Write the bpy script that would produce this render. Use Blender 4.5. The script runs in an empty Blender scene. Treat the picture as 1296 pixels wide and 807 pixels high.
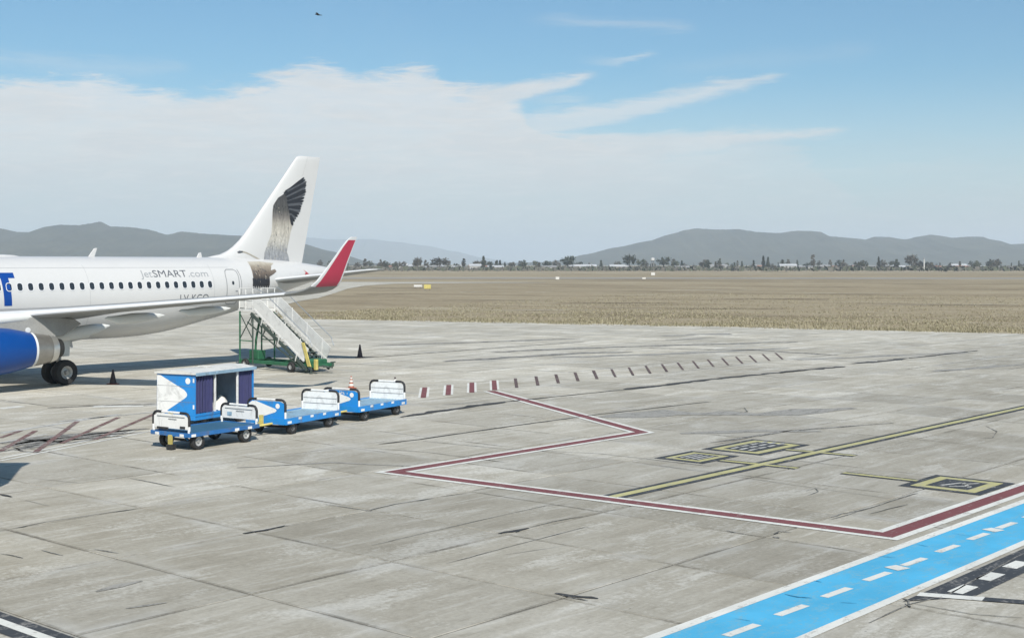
import bpy, bmesh, math, random
from mathutils import Vector, Matrix, noise
from mathutils.geometry import tessellate_polygon
R = math.radians
random.seed(7)
scene = bpy.context.scene
col = scene.collection

# ------------------------------------------------------------------ camera
# world axes: x runs aft along the aircraft, -y is its port side (towards the camera), z up, metres
FOC, HOR, CAMH = 1671.51, 333.56, 5.5487           # pixels at 1296 wide, horizon row, eye height
CAM = Vector((-14.313, -59.520, CAMH))
FWD = Vector((.7525, .6587, 0)).normalized(); RGT = Vector((FWD.y, -FWD.x, 0))
cd = bpy.data.cameras.new('camera'); cam = bpy.data.objects.new('camera', cd); col.objects.link(cam)
cam.location = CAM
cam.rotation_euler = (R(90), 0, math.atan2(-FWD.x, FWD.y))
cd.sensor_width = 36; cd.lens = 36 * FOC / 1296
cd.shift_y = -(403.5 - HOR) / 1296
cd.clip_start = .5; cd.clip_end = 60000
scene.camera = cam
scene.render.resolution_x, scene.render.resolution_y = 1024, 637

# ------------------------------------------------------------------ sun, sky, exposure
SUN_DIR = Vector((-.626, -.894, 1.0)).normalized()  # towards the sun
sd = bpy.data.lights.new('sun', 'SUN'); sun = bpy.data.objects.new('sun', sd); col.objects.link(sun)
sd.energy = 5.0; sd.angle = R(.55); sd.color = (1.0, .945, .86)
sun.rotation_euler = (-SUN_DIR).to_track_quat('-Z', 'Y').to_euler()
scene.view_settings.view_transform = 'Standard'; scene.view_settings.look = 'None'
scene.view_settings.gamma = 1; scene.view_settings.use_curve_mapping = False
scene.view_settings.exposure = 0.13
scene.cycles.use_denoising = True
scene.cycles.max_bounces = 6
scene.cycles.volume_bounces = 1

class NT:
    """tiny helper for node graphs: every method returns a socket"""
    def __init__(s, tree): s.t = tree; s.n = tree.nodes; s.l = tree.links
    def node(s, typ, **kw):
        n = s.n.new(typ)
        for k, v in kw.items(): setattr(n, k, v)
        return n
    def put(s, sock, v):
        if hasattr(v, 'is_linked') or hasattr(v, 'node'): s.l.new(v, sock)
        elif isinstance(v, (tuple, list)) and len(v) == 3 and sock.type == 'RGBA': sock.default_value = (*v, 1)
        else: sock.default_value = v
    def m(s, op, a, b=None, c=None, clamp=False):
        n = s.node('ShaderNodeMath', operation=op, use_clamp=clamp)
        for i, v in enumerate((a, b, c)):
            if v is not None: s.put(n.inputs[i], v)
        return n.outputs[0]
    def rng(s, v, a, b, c=0., d=1., smooth=False):
        n = s.node('ShaderNodeMapRange'); n.interpolation_type = 'SMOOTHSTEP' if smooth else 'LINEAR'
        for i, x in enumerate((v, a, b, c, d)): s.put(n.inputs[i], x)
        return n.outputs[0]
    def mix(s, f, a, b, mode='MIX'):
        n = s.node('ShaderNodeMix', data_type='RGBA', blend_type=mode)
        s.put(n.inputs[0], f); s.put(n.inputs[6], a); s.put(n.inputs[7], b)
        return n.outputs[2]
    def vec(s, v, scale=(1, 1, 1), loc=(0, 0, 0), rot=(0, 0, 0)):
        n = s.node('ShaderNodeMapping'); s.put(n.inputs[0], v)
        n.inputs['Scale'].default_value = scale; n.inputs['Location'].default_value = loc; n.inputs['Rotation'].default_value = rot
        return n.outputs[0]
    def noise(s, v, scale, detail=4, rough=.55, dist=0):
        n = s.node('ShaderNodeTexNoise'); s.put(n.inputs['Vector'], v)
        n.inputs['Scale'].default_value = scale; n.inputs['Detail'].default_value = detail
        n.inputs['Roughness'].default_value = rough; n.inputs['Distortion'].default_value = dist
        return n.outputs['Fac']
    def xyz(s, v):
        n = s.node('ShaderNodeSeparateXYZ'); s.put(n.inputs[0], v); return n.outputs
    def comb(s, x, y, z):
        n = s.node('ShaderNodeCombineXYZ')
        for i, v in enumerate((x, y, z)): s.put(n.inputs[i], v)
        return n.outputs[0]
    def ramp(s, f, stops):
        n = s.node('ShaderNodeValToRGB'); s.put(n.inputs[0], f); e = n.color_ramp.elements
        while len(e) < len(stops): e.new(.5)
        for el, (p, c) in zip(e, stops): el.position = p; el.color = (*c, 1)
        return n.outputs[0]
    def curve(s, f, pts):
        n = s.node('ShaderNodeFloatCurve'); s.put(n.inputs[1], f)
        c = n.mapping.curves[0]; n.mapping.use_clip = False
        while len(c.points) < len(pts): c.points.new(.5, .5)
        for p, (x, y) in zip(c.points, pts): p.location = (x, y); p.handle_type = 'AUTO'
        n.mapping.update(); return n.outputs[0]

world = bpy.data.worlds.new('World'); scene.world = world; world.use_nodes = True
wt = NT(world.node_tree); wt.n.clear()
SKY_STRENGTH = .086
sky = wt.node('ShaderNodeTexSky', sky_type='NISHITA'); sky.sun_disc = False
sky.sun_elevation = math.asin(SUN_DIR.z); sky.sun_rotation = math.atan2(SUN_DIR.x, SUN_DIR.y)
sky.altitude = 300; sky.air_density = 1.0; sky.dust_density = 1.0; sky.ozone_density = 1.6
gen = wt.node('ShaderNodeTexCoord').outputs['Generated']
dx, dy, dz = wt.xyz(gen)[0:3]
fw = wt.m('ADD', wt.m('MULTIPLY', dx, FWD.x), wt.m('MULTIPLY', dy, FWD.y))
rt = wt.m('ADD', wt.m('MULTIPLY', dx, RGT.x), wt.m('MULTIPLY', dy, RGT.y))
az = wt.m('ARCTAN2', rt, fw)                                   # heading, 0 = north-east across the field
el = wt.m('ARCSINE', dz)
def A_(x): return math.atan((x - 648) / FOC)                   # heading / elevation of a spot of the sky
def E_(x, y): return math.atan((HOR - y) / math.hypot(FOC, x - 648))
aev = wt.comb(wt.m('MULTIPLY', az, 1.0), wt.m('MULTIPLY', el, 2.6), 0)
n1 = wt.noise(wt.vec(aev, rot=(0, 0, R(-24)), scale=(1, 1.9, 1)), 8, 8, .66, .5)
n2 = wt.noise(wt.vec(aev, loc=(3, 5, 0), rot=(0, 0, R(-30)), scale=(1, 2.4, 1)), 26, 7, .68, .6)
nw = wt.m('ADD', wt.m('SUBTRACT', n1, .5), wt.m('MULTIPLY', wt.m('SUBTRACT', n2, .5), .55))
elw = wt.m('ADD', el, wt.m('MULTIPLY', nw, -.050))
t = wt.rng(az, -.5, .5)
body_pts = [(-90, 92), (0, 98), (70, 84), (130, 84), (200, 104), (250, 112), (310, 106), (360, 88), (400, 74), (425, 78), (445, 90),
            (485, 88), (530, 82), (548, 88), (575, 106), (640, 116), (680, 150), (760, 172), (860, 178), (960, 172), (1010, 188), (1060, 230), (1180, 285), (1400, 318)]
fb = wt.curve(t, [(A_(x) + .5, E_(x, y) * 4) for x, y in body_pts])
edge = wt.m('SUBTRACT', wt.m('MULTIPLY', fb, .25), elw)        # > 0 under the upper edge of the bank
body = wt.rng(edge, -.003, .011, 0, 1, True)
lowfade = wt.rng(el, E_(900, 318), E_(900, 200), .25, 1, True)
rightfade = wt.rng(az, A_(720), A_(1120), 1, .25, True)
bodym = wt.m('MULTIPLY', body, wt.m('MAXIMUM', wt.m('MULTIPLY', rightfade, lowfade), wt.m('MULTIPLY', lowfade, .45)))
def streak(x0, y0, x1, y1, w0, w1, soft, amt):
    """a tapering wisp from (x0, y0) to its tip (x1, y1)"""
    a0, a1 = A_(x0), A_(x1); e0, e1 = E_(x0, y0), E_(x1, y1)
    u = wt.rng(az, a0, a1)
    cl = wt.m('ADD', wt.m('MULTIPLY', u, e1 - e0), e0)
    d = wt.m('ABSOLUTE', wt.m('SUBTRACT', wt.m('ADD', el, wt.m('MULTIPLY', nw, -.022)), cl))
    wd = wt.m('ADD', wt.m('MULTIPLY', u, (w1 - w0) / FOC), w0 / FOC)
    k = wt.rng(wt.m('SUBTRACT', wd, d), -soft / FOC, soft / FOC, 0, amt, True)
    ends = wt.m('MULTIPLY', wt.rng(az, a0 - .03, a0 + .03, 0, 1, True), wt.rng(az, a1 - .012, a1 + .006, 1, 0, True))
    return wt.m('MULTIPLY', k, ends)
wisps = [streak(560, 138, 752, 97, 20, 3, 7, .95), streak(640, 165, 995, 96, 16, 2, 7, .8), streak(700, 192, 1072, 165, 24, 2, 8, .9),
         streak(700, 24, 880, 36, 5, 2, 9, .35), streak(770, 75, 830, 67, 5, 2, 4, .55), streak(690, 128, 745, 124, 4, 2, 4, .4),
         streak(-200, 60, 240, 88, 8, 3, 12, .3), streak(850, 90, 1110, 60, 5, 2, 20, .16), streak(960, 215, 1250, 212, 6, 3, 10, .25)]
mask = bodym
for w in wisps: mask = wt.m('MAXIMUM', mask, w)
# thin high cirrus everywhere else in the sky, as sparse as above the bank
cir = wt.noise(wt.vec(wt.comb(dx, dy, wt.m('MULTIPLY', dz, 2.0)), scale=(1, 2.2, 1)), 2.2, 7, .6, .4)
mask = wt.m('MAXIMUM', mask, wt.rng(cir, .60, .85, 0, .22, True))
mask = wt.m('MULTIPLY', mask, wt.rng(nw, -.28, .12, .72, 1.0))
# milky cirrostratus low over the horizon, all the way round
veil = wt.m('MULTIPLY', wt.rng(el, .150, .0, 0, .86, True), wt.rng(n1, .3, .7, .8, 1.1))
mask = wt.m('SUBTRACT', 1.0, wt.m('MULTIPLY', wt.m('SUBTRACT', 1.0, mask), wt.m('SUBTRACT', 1.0, veil)))
cloudcol = wt.mix(wt.rng(el, E_(300, 310), E_(300, 120), 0, 1, True), (.61, .635, .635), (.735, .735, .725))
cloudcol = wt.mix(wt.rng(n1, .40, .62, 0, .55, True), cloudcol, (.60, .625, .635))
cloudcol = wt.mix(wt.rng(n2, .45, .68, 0, .35, True), cloudcol, (.76, .755, .74))
skyc = wt.mix(1.0, sky.outputs[0], (SKY_STRENGTH * .66, SKY_STRENGTH * 1.02, SKY_STRENGTH * 1.14), 'MULTIPLY')
final = wt.mix(wt.m('MULTIPLY', mask, .93), skyc, cloudcol)
bg = wt.node('ShaderNodeBackground'); wt.put(bg.inputs[0], final); bg.inputs[1].default_value = 1.0
wo = wt.node('ShaderNodeOutputWorld'); wt.l.new(bg.outputs[0], wo.inputs[0])

# ------------------------------------------------------------------ places measured on the apron
def ground(x, y, z=0.0):
    """the spot on the ground seen at image position (x, y)"""
    Y = FOC * CAMH / (y - HOR); X = (x - 648) / FOC * Y
    p = CAM + RGT * X + FWD * Y; return Vector((p.x, p.y, z))
def far(x, Y, z=0.0):
    p = CAM + RGT * ((x - 648) / FOC * Y) + FWD * Y; return Vector((p.x, p.y, z))
def high(y, Y): return CAMH + (HOR - y) * Y / FOC
def depth(p): return (Vector((p[0], p[1], 0)) - Vector((CAM.x, CAM.y, 0))).dot(FWD)

# ------------------------------------------------------------------ materials
MAT = {}
def new_mat(name):
    m = bpy.data.materials.new(name); m.use_nodes = True
    nt = NT(m.node_tree); b = nt.n['Principled BSDF']
    MAT[name] = m; return m, nt, b
def simple(name, c, rough=.5, metal=0, var=.08, scale=3, bump=0, coat=0, spec=.5, grime=0):
    m, nt, b = new_mat(name)
    oc = nt.node('ShaderNodeTexCoord').outputs['Object']
    n = nt.noise(oc, scale, 5, .6); n2 = nt.noise(oc, scale * 9, 3, .6)
    k = nt.m('ADD', nt.m('MULTIPLY', n, .65), nt.m('MULTIPLY', n2, .35))
    f = nt.rng(k, .3, .7)
    lo = tuple(x * (1 - var) for x in c); hi = tuple(min(1, x * (1 + var)) for x in c)
    cc = nt.mix(f, lo, hi)
    if grime:   # dirt, rubbed edges and scratches
        gd = nt.noise(oc, 2.2, 8, .75, .8); sc_ = nt.noise(nt.vec(oc, scale=(1, 9, 9), rot=(.3, .5, .2)), 7, 4, .7)
        cc = nt.mix(nt.rng(gd, .50, .68, 0, grime), cc, (.13, .12, .105))
        cc = nt.mix(nt.rng(sc_, .64, .70, 0, grime * .8), cc, (.33, .33, .32))
    nt.put(b.inputs['Base Color'], cc)
    nt.put(b.inputs['Roughness'], nt.rng(k, .3, .7, max(0, rough - .08), min(1, rough + .08)))
    b.inputs['Metallic'].default_value = metal
    b.inputs['Coat Weight'].default_value = coat
    b.inputs['Specular IOR Level'].default_value = spec
    if bump:
        bn = nt.node('ShaderNodeBump'); bn.inputs['Strength'].default_value = bump; bn.inputs['Distance'].default_value = .02
        nt.put(bn.inputs['Height'], n2); nt.l.new(bn.outputs[0], b.inputs['Normal'])
    return m

simple('white_paint', (.54, .54, .535), .38, var=.025, scale=.8, coat=.15)
simple('wing_grey', (.20, .205, .20), .45, var=.08, scale=1.2)
simple('wing_edge', (.60, .61, .62), .38, var=.05)
simple('slat_grey', (.27, .27, .26), .45, var=.1)
simple('fairing_white', (.66, .67, .65), .42, var=.05)
simple('panel_line', (.22, .23, .24), .6)
simple('letter_blue', (.004, .05, .25), .4, spec=.3)
simple('letter_grey', (.10, .11, .125), .45)
simple('letter_pale', (.30, .315, .33), .45)
simple('engine_blue', (.002, .052, .235), .34, var=.06, coat=.05, spec=.35)
simple('bare_metal', (.34, .33, .31), .38, metal=.75, var=.15)
simple('bright_metal', (.62, .62, .60), .32, metal=.8, var=.1)
simple('dark_metal', (.05, .05, .05), .5, metal=.5)
simple('pylon_grey', (.28, .28, .27), .5, var=.2, scale=2)
simple('winglet_red', (.42, .035, .075), .38, var=.05)
simple('tail_red', (.40, .04, .05), .4)
simple('window_glass', (.025, .032, .04), .12, var=.2)
simple('window_frame', (.62, .63, .65), .4)
simple('tyre', (.022, .022, .023), .8, var=.3, scale=8)
simple('rim', (.42, .42, .41), .45, metal=.2, var=.2, grime=.6)
simple('rim_dark', (.10, .10, .10), .6, var=.3)
simple('stairs_white', (.66, .66, .64), .45, var=.06, grime=0.3)
simple('stairs_green', (.02, .115, .055), .55, var=.35, scale=4)
simple('stairs_dark', (.05, .07, .06), .6, var=.2)
simple('yellow_paint', (.50, .42, .13), .6, var=.3)
simple('cart_blue', (.013, .225, .60), .42, var=.10, scale=3, coat=.1, grime=0.6)
simple('cart_blue_worn', (.018, .13, .36), .5, var=.2, scale=4, grime=0.6)
simple('deck_blue', (.035, .115, .20), .6, var=.25, scale=3)
simple('deck_steel', (.25, .38, .48), .55, var=.25, scale=4, grime=0.7)
simple('cart_white', (.76, .76, .74), .45, var=.06, scale=4, grime=0.4)
simple('rubber', (.018, .018, .02), .6, var=.2)
simple('curtain', (.030, .032, .105), .7, var=.2, scale=6)
simple('box_inside', (.58, .58, .56), .7, var=.2)
simple('roof_white', (.64, .63, .59), .5, var=.08, grime=0.5)
simple('cone_dark', (.045, .03, .032), .7, var=.3)
simple('cone_orange', (.33, .10, .055), .6, var=.2)
simple('bag_white', (.68, .66, .62), .8)
simple('joint_filler', (.05, .048, .045), .9)
simple('bird_black', (.03, .03, .035), .8)
simple('sign_yellow', (.46, .41, .12), .5, var=.1)
simple('marker_white', (.58, .57, .54), .5)
simple('house_white', (.38, .37, .35), .7, var=.1)
simple('house_cream', (.36, .33, .29), .7, var=.1)
simple('roof_grey', (.26, .26, .26), .7)
simple('roof_tile', (.28, .15, .11), .8)
simple('roof_bright', (.44, .45, .46), .5)
simple('house_window', (.06, .07, .08), .3)
simple('bark', (.09, .07, .055), .9)
for nme, c in (('leaf_dark', (.045, .056, .040)), ('leaf_mid', (.065, .072, .045)), ('leaf_grey', (.10, .092, .075)), ('leaf_pale', (.12, .115, .075))):
    simple(nme, c, .8, var=.35, scale=.4)

def paint_mat(name, c, wear=.5, thresh=.62, under=(.30, .29, .265)):
    """road paint worn through to the concrete here and there"""
    m, nt, b = new_mat(name)
    p = nt.node('ShaderNodeNewGeometry').outputs['Position']
    w = nt.noise(nt.vec(p, scale=(.7, 1.6, 1)), 2.4, 7, .72)
    fine = nt.noise(p, 14, 4, .7)
    k = nt.m('ADD', nt.m('MULTIPLY', w, .6), nt.m('MULTIPLY', fine, .4))
    f = nt.rng(k, thresh - .04, thresh + .06, 0, wear)
    tone = nt.rng(nt.noise(p, .9, 4), .3, .7, .88, 1.08)
    cc = nt.mix(1.0, c, nt.comb(tone, tone, tone), 'MULTIPLY')
    nt.put(b.inputs['Base Color'], nt.mix(f, cc, under))
    b.inputs['Roughness'].default_value = .8
    b.inputs['Specular IOR Level'].default_value = .25
    return m
paint_mat('paint_white', (.64, .64, .60), .85, .57)
paint_mat('paint_white_worn', (.52, .52, .50), .9, .50)
paint_mat('paint_red', (.185, .066, .070), .7, .58)
paint_mat('paint_red_worn', (.15, .075, .070), .85, .52)
paint_mat('paint_yellow', (.44, .415, .20), .85, .54)
paint_mat('paint_blue', (.075, .385, .62), .75, .545, (.17, .37, .47))
paint_mat('paint_black', (.05, .055, .062), .85, .56, (.26, .25, .235))
paint_mat('bitumen', (.05, .05, .05), .75, .58)
paint_mat('blue_scuff', (.03, .19, .34), .9, .52, (.075, .385, .62))
paint_mat('crack', (.10, .097, .088), .9, .50)
paint_mat('tick_dark', (.105, .070, .066), .8, .56)
paint_mat('tyre_mark', (.10, .097, .09), .95, .49, (.32, .31, .285))
paint_mat('oil_stain', (.15, .145, .13), .95, .44, (.31, .30, .275))

PS, PL, S0, L0 = 3.25, 4.1, 2.75, 33.4          # slab pitch along x, along -y, and one joint crossing
def concrete(name, joints):
    m, nt, b = new_mat(name)
    p = nt.node('ShaderNodeNewGeometry').outputs['Position']
    px, py, pz = nt.xyz(p)[0:3]
    # which slab, for a tone of its own
    gx = nt.m('DIVIDE', nt.m('SUBTRACT', px, S0), PS); gy = nt.m('DIVIDE', nt.m('ADD', py, L0), PL)
    wn = nt.node('ShaderNodeTexWhiteNoise', noise_dimensions='2D')
    nt.put(wn.inputs['Vector'], nt.comb(nt.m('FLOOR', gx), nt.m('FLOOR', gy), 0))
    slab = wn.outputs['Value']
    big = nt.noise(p, .07, 5, .55); med = nt.noise(p, .55, 6, .62, .4)
    streak_ = nt.noise(nt.vec(p, scale=(.30, 2.2, 1), rot=(0, 0, R(3))), 1.1, 9, .74, .25)
    str2 = nt.noise(nt.vec(p, scale=(.6, 6, 1), rot=(0, 0, R(-2))), 2.6, 6, .72)
    fine = nt.noise(p, 9, 6, .75); grit = nt.noise(p, 60, 3, .7)
    base = nt.mix(nt.rng(big, .35, .65), (.335, .312, .258), (.395, .376, .326))
    base = nt.mix(nt.rng(med, .40, .66, 0, .75), base, (.275, .252, .202))
    patch = nt.noise(nt.vec(p, scale=(.5, 1.1, 1), loc=(7, 3, 0)), .5, 8, .68, .6)
    speck = nt.m('ADD', nt.m('MULTIPLY', patch, .72), nt.m('MULTIPLY', fine, .28))
    base = nt.mix(nt.rng(speck, .53, .60, 0, .75), base, (.475, .462, .418))
    base = nt.mix(nt.rng(streak_, .52, .66, 0, .8), base, (.47, .455, .41))
    base = nt.mix(nt.rng(streak_, .46, .34, 0, .55), base, (.245, .226, .182))
    base = nt.mix(nt.rng(str2, .58, .70, 0, .6), base, (.20, .185, .15))
    tone = nt.m('MULTIPLY', nt.rng(slab, 0, 1, .86, 1.11), nt.rng(nt.m('ADD', py, nt.m('MULTIPLY', nt.m('SUBTRACT', big, .5), 14)), -38, -12, 1.0, 1.30))   # paler further out, in part distance haze and grazing sheen painted into the tone
    tone = nt.m('MULTIPLY', tone, nt.rng(fine, .3, .7, .86, 1.14))
    tone = nt.m('MULTIPLY', tone, nt.rng(grit, .3, .7, .93, 1.07))
    base = nt.mix(1.0, base, nt.comb(tone, tone, tone), 'MULTIPLY')
    # pale laitance washed out along joints
    ex = nt.m('ABSOLUTE', nt.m('SUBTRACT', nt.m('FRACT', nt.m('ADD', gx, .5)), .5)); ey = nt.m('ABSOLUTE', nt.m('SUBTRACT', nt.m('FRACT', nt.m('ADD', gy, .5)), .5))
    ed = nt.m('MINIMUM', nt.m('MULTIPLY', ex, PS), nt.m('MULTIPLY', ey, PL))
    wash = nt.m('MULTIPLY', nt.rng(ed, .5, .02, 0, 1, True), nt.rng(nt.noise(p, .35, 4), .5, .62))
    base = nt.mix(nt.m('MULTIPLY', wash, .5), base, (.45, .445, .42))
    # dirt and sealant smeared along the joints
    dirt = nt.m('MULTIPLY', nt.rng(nt.m('ADD', ed, nt.m('MULTIPLY', nt.m('SUBTRACT', fine, .5), .10)), .085, .015, 0, 1), nt.rng(nt.noise(p, .45, 4), .38, .62, .05, .9))
    base = nt.mix(nt.m('MULTIPLY', dirt, .85), base, (.075, .072, .062))
    # specks and spalls
    sp = nt.noise(nt.vec(p, scale=(.8, 1.6, 1)), 7, 3, .5)
    base = nt.mix(nt.rng(sp, .70, .76, 0, .7), base, (.13, .125, .11))
    if joints:
        brk = nt.rng(nt.noise(p, .5, 4), .34, .50, .15, 1)
        jx = nt.rng(nt.m('MULTIPLY', ex, PS), .035, .012); jy = nt.rng(nt.m('MULTIPLY', ey, PL), .045, .02)
        j = nt.m('MULTIPLY', nt.m('MAXIMUM', nt.m('MULTIPLY', jx, .7), jy), brk)
        base = nt.mix(nt.m('MULTIPLY', j, .9), base, (.05, .05, .048))
    nt.put(b.inputs['Base Color'], base)
    b.inputs['Roughness'].default_value = .88; b.inputs['Specular IOR Level'].default_value = .25
    bn = nt.node('ShaderNodeBump'); bn.inputs['Strength'].default_value = .35; bn.inputs['Distance'].default_value = .012
    nt.put(bn.inputs['Height'], nt.m('ADD', fine, nt.m('MULTIPLY', streak_, .8))); nt.l.new(bn.outputs[0], b.inputs['Normal'])
    return m
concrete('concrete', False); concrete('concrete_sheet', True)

def field_mat():
    m, nt, b = new_mat('dry_field')
    p = nt.node('ShaderNodeNewGeometry').outputs['Position']
    # u runs along the runway, w across it
    rot = nt.vec(p, rot=(0, 0, -math.atan2(-28.7 * FWD.y + 62.1 * RGT.y, -28.7 * FWD.x + 62.1 * RGT.x)))
    a = nt.noise(nt.vec(rot, scale=(.25, 1, 1)), .02, 7, .62); c = nt.noise(rot, .25, 6, .65); d = nt.noise(rot, 2.2, 5, .7)
    e = nt.noise(nt.vec(rot, scale=(.10, 1, 1), loc=(9, 40, 0)), .011, 6, .6, .5)
    base = nt.mix(nt.rng(a, .36, .64), (.245, .198, .128), (.325, .270, .180))
    base = nt.mix(nt.rng(c, .4, .7, 0, .6), base, (.37, .325, .235))
    base = nt.mix(nt.rng(e, .56, .66, 0, .7), base, (.13, .105, .07))
    base = nt.mix(nt.rng(e, .40, .33, 0, .6), base, (.36, .32, .25))
    pt = nt.noise(nt.vec(rot, scale=(.35, 1, 1), loc=(2, 8, 0)), .07, 7, .68, .5)
    base = nt.mix(nt.rng(pt, .52, .64, 0, .65), base, (.17, .135, .088))
    base = nt.mix(nt.rng(pt, .44, .36, 0, .6), base, (.39, .345, .25))
    tone = nt.rng(d, .25, .75, .68, 1.28)
    base = nt.mix(1.0, base, nt.comb(tone, tone, tone), 'MULTIPLY')
    nt.put(b.inputs['Base Color'], base); b.inputs['Roughness'].default_value = .95; b.inputs['Specular IOR Level'].default_value = .1
field_mat()
def stretch_mat(name, c1, c2, s=.05, rough=.9):
    m, nt, b = new_mat(name)
    p = nt.node('ShaderNodeNewGeometry').outputs['Position']
    k = nt.m('ADD', nt.m('MULTIPLY', nt.noise(p, s, 6, .65), .6), nt.m('MULTIPLY', nt.noise(p, s * 12, 4, .65), .4))
    nt.put(b.inputs['Base Color'], nt.mix(nt.rng(k, .36, .64), c1, c2)); b.inputs['Roughness'].default_value = rough
    b.inputs['Specular IOR Level'].default_value = .1
stretch_mat('runway_asphalt', (.25, .235, .21), (.32, .305, .28), .05)
stretch_mat('taxi_concrete', (.36, .35, .32), (.46, .45, .42), .05)
stretch_mat('bare_soil', (.38, .33, .26), (.52, .47, .39), .06)
stretch_mat('dark_scrub', (.11, .085, .06), (.17, .13, .09), .05)
stretch_mat('hill_bush', (.050, .055, .045), (.10, .10, .075), .004)
stretch_mat('grass_straw', (.27, .235, .155), (.37, .335, .235), .3)
stretch_mat('grass_green', (.19, .175, .105), (.27, .245, .15), .3)

def feather_mat():
    """bird print: cream breast, mottled shoulder, grey below"""
    m, nt, b = new_mat('feather_print')
    p = nt.node('ShaderNodeNewGeometry').outputs['Position']
    z = nt.xyz(p)[2]
    n = nt.noise(nt.vec(p, scale=(4.5, 1, .9), rot=(0, R(-8), 0)), 2.6, 8, .78); n2 = nt.noise(nt.vec(p, scale=(2.2, 1, 1)), 7, 5, .75)
    zz = nt.m('ADD', nt.rng(z, 5.7, 9.7), nt.m('MULTIPLY', nt.m('SUBTRACT', n2, .5), .22))
    base = nt.ramp(zz, [(.0, (.30, .315, .34)), (.15, (.31, .32, .33)), (.24, (.46, .445, .41)), (.42, (.50, .47, .41)), (.54, (.38, .355, .31)), (.62, (.20, .185, .17)), (.72, (.09, .088, .085)), (1., (.06, .06, .065))])
    tn = nt.m('MULTIPLY', nt.rng(n, .30, .70, .50, 1.30), nt.rng(n2, .3, .7, .70, 1.25))
    base = nt.mix(1.0, base, nt.comb(tn, tn, tn), 'MULTIPLY')
    nt.put(b.inputs['Base Color'], base); b.inputs['Roughness'].default_value = .4
    m, nt, b = new_mat('feather_brown')
    p = nt.node('ShaderNodeNewGeometry').outputs['Position']
    n = nt.noise(nt.vec(p, scale=(5, 1, .8)), 3, 6, .75)
    z = nt.m('ADD', nt.rng(nt.xyz(p)[2], 4.3, 5.6), nt.m('MULTIPLY', nt.m('SUBTRACT', n, .5), .5))
    nt.put(b.inputs['Base Color'], nt.ramp(z, [(0, (.02, .02, .022)), (.3, (.045, .038, .034)), (.6, (.15, .12, .095)), (.85, (.27, .235, .185)), (1, (.42, .39, .33))]))
    b.inputs['Roughness'].default_value = .4
feather_mat()
simple('feather_black', (.020, .022, .028), .4, var=.3, scale=6)
simple('feather_slate', (.075, .08, .09), .4, var=.3, scale=6)
simple('feather_tan', (.36, .33, .27), .45, var=.25, scale=6)

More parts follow.
